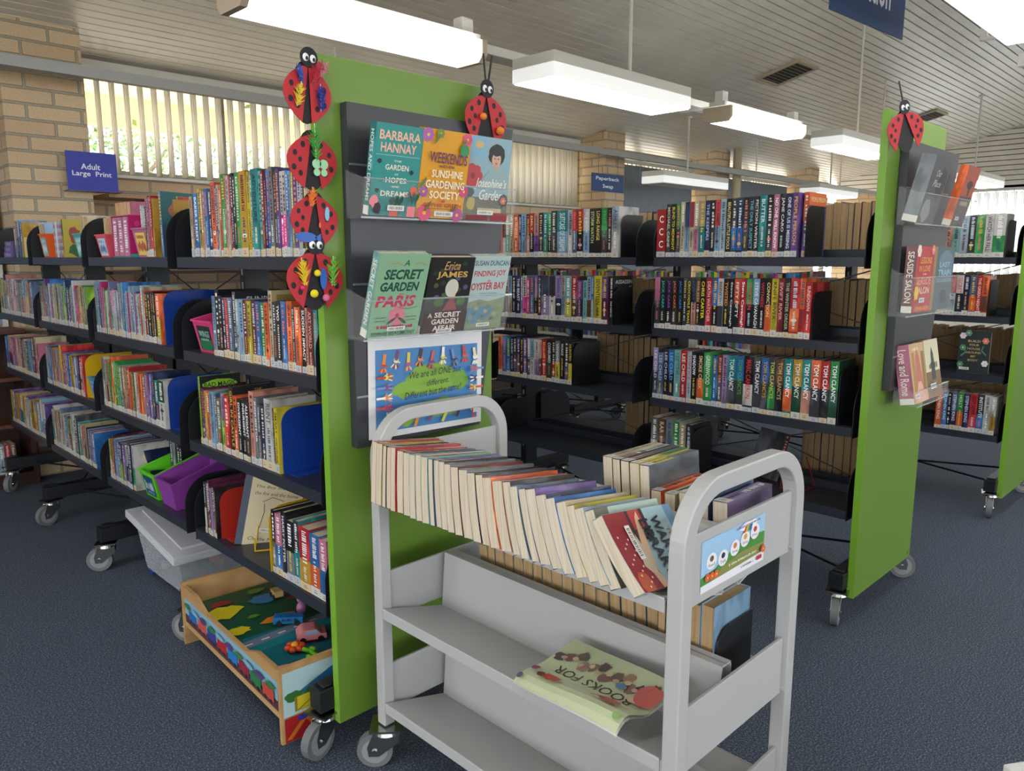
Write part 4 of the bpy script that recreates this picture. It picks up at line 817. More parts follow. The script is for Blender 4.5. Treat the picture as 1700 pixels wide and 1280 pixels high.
pocket(2.86, 3.46, .988, 1.478, .10, .06, 'clear acrylic pocket holding the top row of books, middle panel', R(12))
pocket(2.85, 3.36, .988, 1.160, .13, .06, 'clear acrylic pocket holding the second row of books, middle panel', R(3))
def facebook(x0, x1, y, z, h, lean, th, c, art, label, spine=None, group=None):
    """book with cover facing -Y; spine on the left"""
    SEED[0] += 1; w_ = x1 - x0
    t = thing('book', (x0, y, z), (lean, 0, 0), label, 'book', group)
    b = MB(); m = cov(c); b.box(0, 0, 0, w_, .0014, h, m); b.box(0, th - .0014, 0, w_, th, h, m); b.box(-.0012, 0, 0, .0002, th, h, m)
    art(Art(b, (0, 0, 0), (w_, 0, 0), (0, 0, h), .0003, .00012))
    sa = Art(b, (-.0012, th, h), (0, 0, -h), (0, -th, 0), .0003)
    if spine: sa.text(spine, .08, .2, .85, .8, '#e8e0d0')
    sa.rect(.9, 0, 1, 1, '#e4e0d4'); b.build('cover', t)
    b = MB(); b.box(.0002, .0015, .002, w_ - .002, th - .0015, h - .002, M_PAGE); b.build('page_block', t); return t
def a_barb(a):
    a.rect(0, 0, 1, 1, '#2a8a86'); a.rect(0, 0, 1, .2, '#237a78')
    a.text('BARBARA', .08, .83, .95, .93, '#e8b49a', .02); a.text('HANNAY', .12, .70, .88, .80, '#e8b49a', .02); a.rect(.04, .665, .96, .67, '#9ac8c0')
    for s_, u, v, h in (('THE', .42, .60, .02), ('GARDEN', .25, .51, .06), ('OF', .46, .455, .02), ('HOPES', .28, .37, .06), ('AND', .42, .32, .02), ('DREAMS', .2, .22, .06)): a.text(s_, u, v, 1 - u, v + h, '#e6e2d0', .015)
    for u, v in ((.12, .60), (.82, .5), (.12, .28)): a.blob(u, v, .05, .03, '#1a2a2c', int(u * 100))
    a.blob(.9, .3, .1, .06, '#d85a34', 3); a.rect(.72, .235, .95, .25, '#c87060'); a.rect(.42, 0, .6, .1, '#d05a50'); a.rect(.8, 0, .98, .12, '#e07a80')
    for i in range(9): a.ell(.42 + .03 * i, .15 + .02 * (i % 3), .02, .05, '#1e4a40', 8, .5 - .12 * i); a.ell(.78 + .03 * i, .2 + .02 * (i % 3), .012, .06, '#1a5a4c', 8, .6 - .14 * i)
    a.blob(.06, .16, .1, .08, '#e08a90', 8); a.blob(.14, .08, .09, .08, '#3a3038', 9); a.barcode(.36, .065, .72, .125)
def a_week(a):
    a.rect(0, 0, 1, 1, '#d99a1e')
    for u, v, c, r_ in ((.08, .93, '#a860a8', .12), (.9, .93, '#d8507c', .11), (.1, .3, '#a05a98', .1), (.95, .33, '#d04a80', .1), (.15, .06, '#d85a78', .15), (.85, .05, '#b05a90', .13), (.3, .96, '#6a8a3a', .08)): a.flower(u, v, r_, c, '#e8b83a', 7, .66)
    for u, v in ((.25, .9), (.8, .87), (.05, .4), (.2, .14), (.75, .12)): a.ell(u, v, .09, .02, '#5a7a34', 8, .8)
    a.ell(.84, .80, .1, .07, '#3a8a5a'); a.text('WEEKENDS', .12, .64, .92, .76, '#6a2a58', .015, tilt=-.01); a.text('with the', .34, .585, .66, .625, '#5a2a48')
    a.text('SUNSHINE', .2, .47, .86, .56, '#f0e4c0', .02); a.text('GARDENING', .1, .35, .92, .44, '#f0e4c0', .02); a.text('SOCIETY', .2, .23, .84, .32, '#f0e4c0', .02)
    a.blob(.5, .205, .06, .02, '#c84a50', 3); a.text('SOPHIE GREEN', .1, .135, .9, .18, '#a03a34', .01); a.smudge(.2, .11, .8, .12, '#8a3a30', 2, 14); a.barcode(.34, .03, .74, .085)
def a_jos(a):
    a.rect(0, 0, 1, 1, '#86a8b2'); a.rect(0, .75, .4, 1, '#7aa8c0'); a.blob(.25, .9, .12, .05, '#c8a868', 3); a.rect(0, 0, 1, .28, '#5a5c48')
    a.blob(.66, .80, .2, .14, '#1c1a1e', 12, 22, .12); a.ell(.66, .74, .105, .10, '#c9a18c', 18); a.ell(.655, .655, .05, .06, '#c09a84', 12)
    a.blob(.66, .84, .14, .06, '#1c1a1e', 5, 16, .2); a.ell(.62, .755, .018, .008, '#30282a'); a.ell(.70, .755, .018, .008, '#30282a'); a.ell(.66, .70, .028, .008, '#9a4a48'); a.line([(.66, .75), (.652, .725)], .008, '#a88068')
    a.poly([(.38, .5), (.5, .6), (.6, .63), (.72, .63), (.86, .6), (.98, .48), (.98, .4), (.38, .4)], '#8fa6a8')
    a.flower(.15, .53, .22, '#b03a3c', '#8a2428', 7, .66); a.blob(.1, .33, .12, .07, '#20302a', 4); a.blob(.15, .2, .12, .1, '#a8983a', 6)
    a.text('Josephine’s', .2, .37, .93, .51, '#e2e6dc', .008, .35); a.text('Garden', .32, .25, .85, .375, '#e2e6dc', .008, .35)
    a.text('STEPHANIE', .36, .215, .72, .24, '#7a3a3c', .005); a.text('PARKYN', .42, .18, .68, .205, '#7a3a3c', .005)
    a.rect(.3, .1, .85, .15, '#b8a880'); a.blob(.88, .25, .12, .1, '#2a3428', 8); a.flower(.88, .25, .07, '#c86a3a', asp=.66); a.rect(.62, 0, 1, .1, '#8a2028'); a.rect(.05, 0, .55, .06, '#7a1c24'); a.barcode(.3, .07, .66, .12)
facebook(1.106, 1.247, 1.606, 1.463, .218, R(12.5), .022, 't', a_barb, 'teal paperback titled THE GARDEN OF HOPES AND DREAMS, top left of the panel', 'HOPES AND DREAMS')
facebook(1.249, 1.407, 1.606, 1.463, .221, R(12.5), .022, 'gy', a_week, 'yellow paperback titled WEEKENDS WITH THE SUNSHINE GARDENING SOCIETY, on the left panel')
facebook(1.409, 1.572, 1.606, 1.463, .221, R(8), .022, 'sb', a_jos, 'blue paperback with a dark haired woman on its cover, right of the yellow one')
def a_paris(a):
    a.rect(0, 0, 1, 1, '#86b08c'); a.text('A', .48, .86, .6, .93, '#2a5a48', .01, .2); a.text('SECRET', .14, .70, .9, .82, '#1c4a3c', .035, .15); a.text('GARDEN', .1, .56, .86, .67, '#1c4a3c', .035, .15)
    a.text('in', .5, .515, .58, .54, '#b83a58'); a.text('PARIS', .06, .37, .84, .51, '#c03e60', .035, .15); a.flower(.52, .26, .17, '#d07a8c', '#b05068', 7, .75); a.ell(.42, .2, .1, .02, '#2a5a3c', 8, .4); a.ell(.64, .2, .1, .02, '#2a5a3c', 8, -.4)
    for u in (.2, .8): a.smudge(u - .12, .24, u + .12, .25, '#2a5a48', 3, 10); a.smudge(u - .1, .2, u + .1, .21, '#2a5a48', 5, 10)
    a.line([(.2, .88), (.35, .9), (.45, .87)], .008, '#b8845a'); a.line([(.65, .88), (.8, .9), (.92, .87)], .008, '#b8845a'); a.line([(.5, .37), (.7, .345), (.9, .37)], .008, '#4a7a5a')
    a.text('SOPHIE BEAUMONT', .06, .02, .94, .07, '#2a5a48', .01); a.smudge(.15, .11, .85, .15, '#b83a58', 2, 9); a.barcode(.36, .08, .72, .13)
def a_affair(a):
    a.rect(0, 0, 1, 1, '#1b1a18')
    for i in range(16): a.blob((.08 + .84 * ((i * 37) % 16) / 16), .45 + .5 * ((i * 23) % 16) / 16, .07, .04, ('#33482a', '#2a3a26', '#4a5a34', '#5a4a70')[i % 4], i)
    a.ell(.55, .6, .15, .12, '#c9c5b8', 18); a.ell(.62, .52, .04, .05, '#d8b8a0', 8); a.poly([(.4, .3), (.75, .3), (.62, .48), (.55, .48)], '#8a4a48'); a.blob(.3, .42, .12, .08, '#4a6a34', 8); a.blob(.8, .42, .12, .08, '#4a6a34', 9)
    a.text('Erica', .3, .84, .66, .95, '#c8a05a', 0, .35); a.text('JAMES', .16, .72, .86, .82, '#c9a25c', .02); a.rect(0, 0, 1, .3, '#3a2622')
    a.text('A', .1, .21, .2, .27, '#d8c8b8'); a.text('SECRET', .25, .21, .85, .28, '#e4dccf', .02); a.text('GARDEN', .2, .12, .82, .19, '#e4dccf', .02); a.text('AFFAIR', .25, .03, .78, .10, '#e4dccf', .02); a.barcode(.34, .0, .7, .05)
def a_oyster(a):
    a.rect(0, 0, 1, 1, '#a9bcba'); a.text('SUSAN DUNCAN', .04, .87, .96, .94, '#2a5c60', .02); a.text('FINDING JOY', .06, .70, .92, .80, '#b8383c', .02, tilt=.015); a.text('in', .45, .65, .52, .69, '#b8383c'); a.text('OYSTER BAY', .02, .54, .94, .64, '#b8383c', .02, tilt=.01)
    a.smudge(.25, .49, .75, .5, '#2a5c60', 3, 14); a.smudge(.2, .46, .8, .47, '#2a5c60', 6, 16)
    a.poly([(0, .38), (.3, .42), (.55, .38), (1, .44), (1, 0), (0, 0)], '#7a8a68'); a.poly([(0, .3), (.5, .33), (.75, .28), (.5, .12), (.2, .08), (0, .1)], '#4a7c98')
    for i in range(14): a.blob(.05 + .9 * ((i * 29) % 14) / 14, .1 + .3 * ((i * 17) % 14) / 14, .08, .03, ('#6a7a48', '#8a8a60', '#4a6a50', '#a09a70')[i % 4], i + 30)
    a.barcode(.3, .04, .66, .09)
facebook(1.083, 1.238, 1.598, 1.163, .218, R(19), .026, 'lt', a_paris, 'green paperback titled A SECRET GARDEN IN PARIS on the left panel', 'SECRET GARDEN')
facebook(1.250, 1.400, 1.598, 1.163, .206, R(16), .026, 'k', a_affair, 'black paperback titled A SECRET GARDEN AFFAIR on the left panel')
facebook(1.403, 1.540, 1.598, 1.163, .208, R(14), .026, 'bl', a_oyster, 'pale blue paperback titled FINDING JOY IN OYSTER BAY on the left panel')
def a_war(a):
    a.rect(0, 0, 1, 1, '#4c4d52'); a.blob(.7, .6, .3, .3, '#2e2d33', 3); a.text('Our', .3, .7, .6, .8, '#c8c8cc', 0, .3); a.text('Place', .25, .55, .7, .65, '#c8c8cc', 0, .3); a.blob(.3, .2, .3, .2, '#8a8a8e', 5)
def a_sunset(a):
    a.rect(0, 0, 1, 1, '#a8482e'); a.rect(0, 0, 1, .5, '#4a3a36'); a.blob(.5, .7, .3, .08, '#2a2022', 3); a.ell(.55, .6, .06, .1, '#1a1618'); a.smudge(.2, .35, .8, .42, '#c8a890', 2, 6); a.barcode(.2, .1, .5, .16)
facebook(2.925, 3.10, .945, 1.481, .23, R(13), .05, 'gr', a_war, 'grey paperback in the top pocket of the middle panel')
facebook(3.30, 3.45, .945, 1.481, .225, R(13), .03, 'o', a_sunset, 'orange and black paperback at the right of the top pocket, middle panel')
def a_seaside(a):
    a.rect(0, 0, 1, 1, '#b02a2e'); a.flower(.12, .93, .12, '#e8d8d0', asp=.8); a.flower(.9, .95, .1, '#e07a80', asp=.8)
    a.text('LESSONS', .2, .74, .85, .84, '#e8a04a', .02); a.text('IN LOVE', .18, .62, .8, .71, '#e8a04a', .02); a.text('at the', .4, .57, .6, .6, '#f0e0c8'); a.text('SEASIDE', .08, .42, .9, .54, '#e89a7a', .02); a.text('SALON', .1, .28, .84, .39, '#f0c8a0', .02); a.flower(.12, .3, .14, '#e8b83a', asp=.8)
    a.barcode(.3, .15, .6, .22); a.text('SOPHIE GREEN', .1, .03, .9, .09, '#e8b060', .01)
def a_train(a):
    a.rect(0, 0, 1, 1, '#3f5660'); a.rect(0, 0, .12, 1, '#9a7a3a'); a.ell(.6, .75, .35, .2, '#5a7684'); a.text('LAST', .3, .68, .8, .76, '#8fb8c4', .01); a.text('TRAIN', .25, .54, .9, .64, '#8fb8c4', .02); a.text('TO LONDON', .2, .44, .92, .5, '#8fb8c4'); a.blob(.6, .2, .2, .15, '#28343a', 4)
facebook(2.90, 3.085, .928, 1.168, .232, R(1), .035, 'dr', a_seaside, 'red paperback titled LESSONS IN LOVE AT THE SEASIDE SALON, middle panel', 'SEASIDE SALON')
facebook(3.088, 3.32, .928, 1.168, .232, R(1), .035, 'sb', a_train, 'blue paperback titled LAST TRAIN TO LONDON, middle panel')
def a_love(a):
    a.rect(0, 0, 1, 1, '#c8a070'); a.poly([(.25, .1), (.35, .75), (.5, .92), (.62, .75), (.8, .1)], '#b86a5a'); a.rect(.1, .2, .3, .85, '#a8803a'); a.rect(.75, .2, .95, .85, '#8a6a38'); a.poly([(.1, 0), (.9, 0), (.6, .35), (.4, .35)], '#d8a898'); a.smudge(.2, .88, .6, .93, '#e8e0d0', 3, 7); a.barcode(.1, .08, .4, .15)
def a_hall(a):
    a.rect(0, 0, 1, 1, '#cfc8a8'); a.rect(0, 0, 1, .45, '#7a5c3a'); a.poly([(.35, .3), (.42, .75), (.5, .88), (.6, .75), (.66, .3)], '#34383a'); a.blob(.3, .2, .3, .12, '#5a4a34', 5); a.smudge(.25, .5, .8, .6, '#3a3a34', 5, 8); a.barcode(.2, .15, .6, .24)
facebook(2.982, 3.136, .915, .833, .219, R(-10.5), .05, 'pk', a_love, 'pink-spined paperback with a golden arcade cover, lowest on the middle panel', 'Love and Rome')
facebook(3.140, 3.30, .915, .833, .221, R(-10.5), .05, 'ol', a_hall, 'paperback with a dark statue silhouette cover, lowest right on the middle panel')
pocket(2.97, 3.33, .988, .828, .05, .085, 'clear acrylic pocket holding the lowest pair of books, middle panel', R(-8))
# poster
t = thing('childrens_poster', (1.129, 1.6665, .885), (0, R(1.2), 0), 'white bordered poster of painted hands around a globe, below the pocket books', 'poster')
b = MB(); b.box(0, 0, 0, .40, .0008, .275, mat('poster_paper', '#d9d9da', .6))
a = Art(b, (0, 0, 0), (.40, 0, 0), (0, 0, .275), .0003, .0001); a.rect(.055, .06, .955, .86, '#3f7cb4'); q = random.Random(4)
a.blob(.52, .52, .28, .2, '#7ca637', 3, 20); a.blob(.3, .45, .12, .1, '#7ca637', 8); a.blob(.6, .22, .25, .12, '#7ca637', 9); a.blob(.78, .5, .1, .12, '#6f9c34', 11); a.blob(.3, .15, .1, .08, '#7ca637', 12)
def hand(u, v, ang, s_, c1, c2):
    for k in range(4): a.ell(u + s_ * math.cos(ang + (k - 1.5) * .32) * .9, v + 1.4 * s_ * math.sin(ang + (k - 1.5) * .32) * .9, s_ * .5, s_ * .16, (c1, c2)[k % 2], 8, ang + (k - 1.5) * .32)
    a.ell(u + s_ * .5 * math.cos(ang + 1.2), v + .7 * s_ * math.sin(ang + 1.2), s_ * .35, s_ * .14, c1, 8, ang + 1.2)
    a.ell(u, v, s_ * .42, s_ * .55, c1, 12); a.line([(u, v), (u - 1.6 * s_ * math.cos(ang), v - 2 * s_ * math.sin(ang))], s_ * .5, c2)
cs = ['#c0392b', '#e8d8a8', '#b8487a', '#e08a2a', '#7a3a6a', '#d8c84a', '#4a2a30', '#c85a4a', '#e8e8e0', '#6a8ac0']
for i in range(9): hand(.12 + .1 * i, .72 + .03 * (i % 2), R(-90 + q.uniform(-15, 15)), .05, cs[i % 10], cs[(i + 3) % 10])
for i in range(7): hand(.14 + .125 * i, .17 + .03 * (i % 2), R(80 + q.uniform(-20, 20)), .05, cs[(i + 5) % 10], cs[(i + 1) % 10])
for i in range(4): hand(.11, .3 + .1 * i, R(0), .045, cs[(i + 2) % 10], cs[(i + 7) % 10]); hand(.91, .3 + .1 * i, R(180), .045, cs[(i + 4) % 10], cs[(i + 6) % 10])
a.text('We are all ONE but', .3, .56, .76, .63, '#182028', 0, .2, .03); a.text('different.', .45, .47, .65, .53, '#182028', 0, .2, .02); a.text('Different but the same!', .26, .36, .76, .43, '#182028', 0, .2, .04)
a.rect(.88, .13, .95, .2, '#dcdcdc')
b.build('sheet', t)

# ------------------------------------------------------------------ paper ladybirds
redc = '#b3202a'; blkc = '#1c1a1e'
def ladybird(cx_, y, z, s_, tilt, label, deco=(), wing=22, head=1, antennae=False, ry=0, split=0):
    """card ladybird in the X-Z plane facing -Y; s_ = body height"""
    t = thing('paper_ladybird', (cx_, y, z), (0, tilt, ry), label, 'craft decoration', 'paper ladybirds on the green end panels')
    def plate(name, pts, m, yy, th=.002, par=t):
        b = MB(); b.prism(pts, (0, yy, 0), (1, 0, 0), (0, 0, 1), (0, th, 0), m); return b, (lambda: b.build(name, par))
    ew = lambda a, c, cx0, cz0, n=22, lo=0, hi=2 * PI: [(cx0 + a * math.cos(lo + (hi - lo) * i / (n - 1)), cz0 + c * math.sin(lo + (hi - lo) * i / (n - 1))) for i in range(n)]
    blk = mat('black_card', blkc, .7); rd = mat('red_card', redc, .6)
    b, fin = plate('body', ew(.26 * s_, .47 * s_, 0, 0), blk, 0); fin()
    for sg in (-1, 1):
        T = Matrix.Rotation(-R(wing) * sg, 3, 'Y'); piv = Vector((0, 0, .40 * s_))
        pts = [(0, 0)] + [(sg * (.02 + .36 * math.sin(PI * i / 10) ** .8) * s_, -.86 * s_ * i / 10) for i in range(1, 10)] + [(0.02 * sg * s_, -.86 * s_)]
        pp = []
        for p in pts:
            v = T @ Vector((p[0], 0, p[1])); pp.append((v.x + piv.x, v.z + piv.z))
        if sg < 0: pp = pp[::-1]
        b = MB(); b.prism(pp, (0, -.004 - .001 * (sg > 0), 0), (1, 0, 0), (0, 0, 1), (0, .002, 0), rd)
        a = Art(b, (0, -.004 - .001 * (sg > 0), 0), (1, 0, 0), (0, 0, 1), .0003, .0001)
        for k, (f1, f2) in enumerate(((.42, .22), (.6, .40), (.35, .5), (.62, .66), (.35, .74))):
            wv = (.02 + .36 * math.sin(PI * f2) ** .8) * s_; v = T @ Vector((sg * wv * f1 * 1.15, 0, -.86 * s_ * f2)); a.ell(v.x, v.z + piv.z, (.042 - .004 * (k % 3)) * s_, (.05 - .004 * (k % 3)) * s_, blk, 12)
        b.build('wing', t)
    if head:
        hh = MB(); hh.prism(ew(.15 * s_, .15 * s_, 0, .5 * s_, 18), (0, -.007, 0), (1, 0, 0), (0, 0, 1), (0, .002, 0), blk); h_ = hh.build('head', t)
        for sg in (-1, 1):
            e = MB(); e.ell((sg * .06 * s_, -.008, .49 * s_), .052 * s_, .02 * s_, .06 * s_, mat('googly_white', '#e6e8ea', .2), 14, 8); e.ell((sg * .06 * s_ + .01 * s_, -.008 - .018 * s_, .475 * s_), .025 * s_, .008 * s_, .03 * s_, blk, 10, 6); e.build('eye', h_, smooth=True)
        if antennae:
            for sg in (-1, 1) if antennae == 2 else (-1,):
                e = MB(); e.sweep([(sg * .03 * s_, -.005, .6 * s_), (sg * .06 * s_, -.005, .8 * s_), (sg * .1 * s_, -.005, 1.05 * s_)], .001, .016 * s_, (0, 1, 0), blk); e.build('antenna', h_)
    q = random.Random(int(s_ * 1000) + len(deco))
    for d_ in deco:
        k, u, v, r_, c = d_[:5]; u *= s_; v *= s_; r_ *= s_
        if k == 'feather':
            b = MB(); m = hexm(c, .8); an = d_[5]
            for i in range(46):
                f = i / 46; px = u + r_ * 2 * f * math.cos(an); pz = v + r_ * 2 * f * math.sin(an); L = r_ * (.75 * math.sin(PI * min(1, f + .12)) + .12) * q.uniform(.6, 1); s2 = 1 if i % 2 else -1
                a2 = an + s2 * q.uniform(.5, 1.0); dy = -.008 - q.uniform(0, .012); wv = .0018
                ex, ez = px + L * math.cos(a2), pz + L * math.sin(a2)
                b.prism([(px - wv * math.sin(a2), pz + wv * math.cos(a2)), (px + wv * math.sin(a2), pz - wv * math.cos(a2)), (ex, ez)], (0, dy, 0), (1, 0, 0), (0, 0, 1), (0, .0006, 0), m)
            b.cyl((u, -.009, v), (u + 2 * r_ * math.cos(an), -.012, v + 2 * r_ * math.sin(an)), .0009, hexm('#e8e0c0'), 6); b.build('feather', t)
        elif k == 'pompom':
            b = MB(); b.ell((u, -.008 - r_ * .7, v), r_, r_, r_, hexm(c, .9), 14, 10); b.build('pompom', t, smooth=True)
        elif k == 'fish':
            b = MB(); b.prism(ew(r_, r_ * .42, u, v, 16)[:-1], (0, -.0095, 0), (1, 0, 0), (0, 0, 1), (0, .002, 0), hexm(c)); b.prism([(u + r_ * .8, v), (u + r_ * 1.4, v + r_ * .4), (u + r_ * 1.4, v - r_ * .4)], (0, -.0095, 0), (1, 0, 0), (0, 0, 1), (0, .002, 0), hexm(c)); b.build('foam_fish', t)
        elif k == 'butterfly':
            b = MB()
            for sx_, sz, rr in ((-1, .5, .6), (1, .5, .6), (-1, -.5, .45), (1, -.5, .45)): b.prism(ew(r_ * rr, r_ * rr, u + sx_ * r_ * .5, v + sz * r_, 14)[:-1], (0, -.0095, 0), (1, 0, 0), (0, 0, 1), (0, .002, 0), hexm(c))
            b.build('foam_butterfly', t)
        elif k == 'leaf':
            b = MB(); b.prism(ew(r_ * .35, r_, u, v, 14)[:-1], (0, -.0095, 0), (1, 0, 0), (0, 0, 1), (0, .002, 0), hexm(c)); b.build('foam_shape', t)
    return t
LY = 1.688
ladybird(1.000, LY, 1.745, .155, R(4), 'topmost paper ladybird on the left panel, covered in yellow and blue feathers', (('feather', -.2, -.25, .18, '#d8c030', R(80)), ('feather', .22, -.25, .2, '#22308c', R(95)), ('feather', .05, .12, .2, '#b02038', R(70)), ('feather', -.12, .1, .14, '#2850a0', R(110)), ('feather', .16, .25, .14, '#c06a80', R(60))), wing=4)
ladybird(1.005, LY, 1.59, .150, R(0), 'paper ladybird with a green feather and pale foam butterfly, left panel', (('feather', .05, .0, .28, '#3a9a3a', R(92)), ('butterfly', .12, -.12, .13, '#9ad0a0')), wing=9, head=0)
ladybird(1.005, LY, 1.453, .142, R(3), 'paper ladybird with an orange feather and blue foam fish, left panel', (('feather', -.1, .2, .16, '#e07a30', R(85)), ('fish', -.18, -.32, .2, '#2a5cb0'), ('leaf', .22, .1, .12, '#80b8d8'), ('leaf', .08, -.1, .05, '#e06a20')), wing=10, head=0)
ladybird(1.000, LY, 1.31, .165, R(2), 'lowest paper ladybird on the left panel, with yellow and green feathers', (('feather', -.2, -.1, .2, '#e0c020', R(98)), ('feather', .26, -.1, .22, '#68b838', R(88)), ('pompom', -.06, -.22, .06, '#e0d020'), ('pompom', .0, .08, .05, '#e0d020'), ('leaf', .12, .0, .16, '#2a60b8'), ('pompom', .14, -.28, .055, '#d86a90'), ('pompom', -.24, -.14, .03, '#d0306a')), wing=12)
ladybird(1.545, 1.658, 1.745, .165, R(2), 'paper ladybird with long black feelers and orange pompoms, top of left board', (('pompom', -.12, .02, .06, '#e08030'), ('pompom', .27, -.16, .07, '#e08030')), wing=14, antennae=2)
ladybird(2.865, .985, 1.785, .155, R(-12), 'paper ladybird with one black feeler on top of the middle green panel', (), wing=20, antennae=1, ry=R(-24))

# ------------------------------------------------------------------ train play table
t = thing('play_table', (.922, 1.83, 0), (0, 0, R(-3.2)), 'wooden train play table pushed under the left shelving unit', 'play table')
wood = noisy('birch_ply', '#c09a68', '#a98352', 14, .5, .35, .7, stretch=(1, .12, 1)); TL, TW = .745, .54
b = MB(); b.box(0, 0, .165, TW, TL, .175, wood)
a = Art(b, (0.012, .012, .175), (TW - .024, 0, 0), (0, TL - .024, 0), .0003, .0002)
a.rect(0, 0, 1, 1, '#14523a'); a.rect(0, 0, 1, .5, '#146a78'); a.poly([(0, .34), (.35, .36), (1, .42), (1, .5), (0, .44)], '#1d7f8c')
a.poly([(0, .40), (1, .47), (1, .53), (0, .46)], '#6c7e92')
for i in range(9): a.rect(.05 + .11 * i, .425 + .0075 * i, .1 + .11 * i, .437 + .0075 * i, '#d8d8d0')
for u, v, rx, ry, c, sd_ in ((.12, .80, .16, .08, '#d8c81e', 3), (.10, .58, .1, .045, '#d8c81e', 5), (.42, .82, .13, .06, '#3a84bc', 7), (.36, .58, .14, .045, '#dc8a1e', 9), (.16, .90, .09, .035, '#8a1f22', 2), (.62, .74, .1, .03, '#8a1f22', 12), (.8, .72, .1, .03, '#c8801e', 14), (.42, .93, .08, .03, '#6a8a28', 16), (.25, .67, .05, .02, '#5a8a28', 17), (.42, .30, .12, .05, '#8a1428', 19), (.7, .28, .14, .05, '#3a8f8a', 21), (.45, .1, .22, .06, '#2a8ac0', 23), (.6, .03, .18, .03, '#e0d8a0', 25), (.1, .12, .1, .06, '#d88a90', 27), (.2, .05, .1, .03, '#8a1428', 29), (.8, .13, .12, .05, '#2a8ac0', 31), (.85, .9, .1, .03, '#4a8a38', 33)): a.blob(u, v, rx, ry, c, sd_, 16, .4)
b.build('painted_top', t)
def scenery(a, red=False):
    a.rect(0, 0, 1, 1, '#86b0c4'); a.rect(0, 0, 1, .35, '#5a3a3c')
    cc = ['#2a6ab0', '#c8584a', '#3a3f8a', '#b02a30', '#2a7ac0', '#8a2a3a', '#2f7a4a', '#c04a3a']
    for i in range(8):
        a.rect(.05 + .118 * i, .22, .15 + .118 * i, .62, cc[i]); a.ell(.075 + .118 * i, .2, .012, .07, '#1c1c20'); a.ell(.125 + .118 * i, .2, .012, .07, '#1c1c20')
    for i in range(10): a.blob(.05 + .1 * i, .75, .05, .12, ('#3a7a44', '#7ab0c8', '#5a3a7a')[i % 3], i)
b = MB(); b.prism([(0, .0), (.7, 0), (.73, .05)][:0] or [(0, .10), (TL, .10), (TL, .245), (TL - .12, .245), (TL - .2, .215), (.22, .215), (.14, .245), (0, .245)], (0, 0, 0), (0, 1, 0), (0, 0, 1), (.012, 0, 0), wood)
a = Art(b, (0, TL - .01, .12), (0, -TL + .02, 0), (0, 0, .088), .0003, .0002); scenery(a); b.build('side_rail', t)
b = MB(); b.prism([(0, .10), (TL, .10), (TL, .245), (0, .245)], (TW - .012, 0, 0), (0, 1, 0), (0, 0, 1), (.012, 0, 0), wood); b.build('side_rail', t)
for yy, nm in ((-.012, 'end_rail'), (TL, 'end_rail')):
    b = MB(); pts = [(-.004, .03), (.14, .03), (.17, .10), (TW - .15, .10), (TW - .12, .03), (TW, .03), (TW, .255), (-.004, .255)]
    b.prism(pts, (0, yy, 0), (1, 0, 0), (0, 0, 1), (0, .012, 0), wood)
    if yy < 0:
        a = Art(b, (0.004, yy, .03), (TW - .01, 0, 0), (0, 0, .215), .0003, .0002); a.poly([(0, .36), (1, .36), (1, .97), (0, .97)], '#a9c8cc'); a.poly([(.05, .62), (.3, .86), (.7, .9), (1, .7), (1, .55), (.05, .55)], '#2a6a9c')
        for i in range(9): a.blob(.06 + .11 * i, .62, .07, .08, '#2f6a2c', i + 2)
        a.rect(.06, .4, .9, .6, '#c8b424')
        for i in range(5): a.rect(.06 + .168 * i, .4, .075 + .168 * i, .6, '#8a7a18'); a.line([(.075 + .168 * i, .41), (.22 + .168 * i, .59)], .012, '#8a7a18')
        a.poly([(0, .02), (.24, .02), (.3, .35), (0, .35)], '#a01c1c'); a.line([(.02, .05), (.12, .3), (.2, .05)], .03, '#c8701e'); a.line([(.2, .05), (.27, .3)], .03, '#c8701e'); a.ell(.1, .3, .03, .04, '#30308a')
    b.build(nm, t)
# toys
def toycar(loc, ang, body, label, L=.07, W=.035, top=True):
    t = thing('toy_car', loc, (0, 0, ang), label, 'toy'); b = MB(); m = mat('toy_' + body.strip('#'), body, .35)
    b.prism([(-L / 2, .008), (L / 2, .008), (L / 2, .024), (L * .3, .026), (L * .15, .042), (-L * .3, .042), (-L / 2, .026)] if top else [(-L / 2, .008), (L / 2, .008), (L / 2, .03), (-L / 2, .03)], (0, -W / 2, 0), (1, 0, 0), (0, 0, 1), (0, W, 0), m)
    a = Art(b, (-L / 2, -W / 2, .01), (L, 0, 0), (0, 0, .03), .0003); a.rect(.3, .55, .68, .95, '#8ab0d0') if top else a.smudge(.2, .2, .8, .5, '#101828', 3, 6)
    b.build('car_body', t, bevel=.004)
    for sx_ in (-1, 1):
        for sy in (-1, 1):
            b = MB(); b.cyl((sx_ * L * .3, sy * W / 2 - .003, .0095), (sx_ * L * .3, sy * W / 2 + .003, .0095), .0095, mat('toy_tyre', '#16161a', .5), 16); b.build('wheel', t)
zt_ = .1765
toycar((1.15, 2.05, zt_), R(-25), '#d8868e', 'pink toy car on the play table beside the flower toy', .09, .055)
toycar((1.15, 2.19, zt_), R(-38), '#1c6aa8', 'blue toy train wagon on the play table', .095, .034, False)
toycar((1.33, 2.16, zt_), R(60), '#2a7a8c', 'teal toy car at the back right of the play table', .07, .04)
toycar((1.22, 2.40, zt_), R(80), '#b89a68', 'small wooden toy wagon at the far side of the play table', .05, .03, False)
t = thing('toy_figure', (1.215, 2.225, zt_), (0, 0, 0), 'small purple toy animal figure behind the blue wagon', 'toy'); b = MB(); pm = mat('toy_mauve', '#a86a98', .4); b.ell((0, 0, .022), .016, .014, .022, pm); b.ell((0, 0, .054), .014, .013, .013, pm); b.ell((0, 0, .07), .008, .008, .006, hexm('#d8b840')); b.build('figure_body', t, smooth=True)
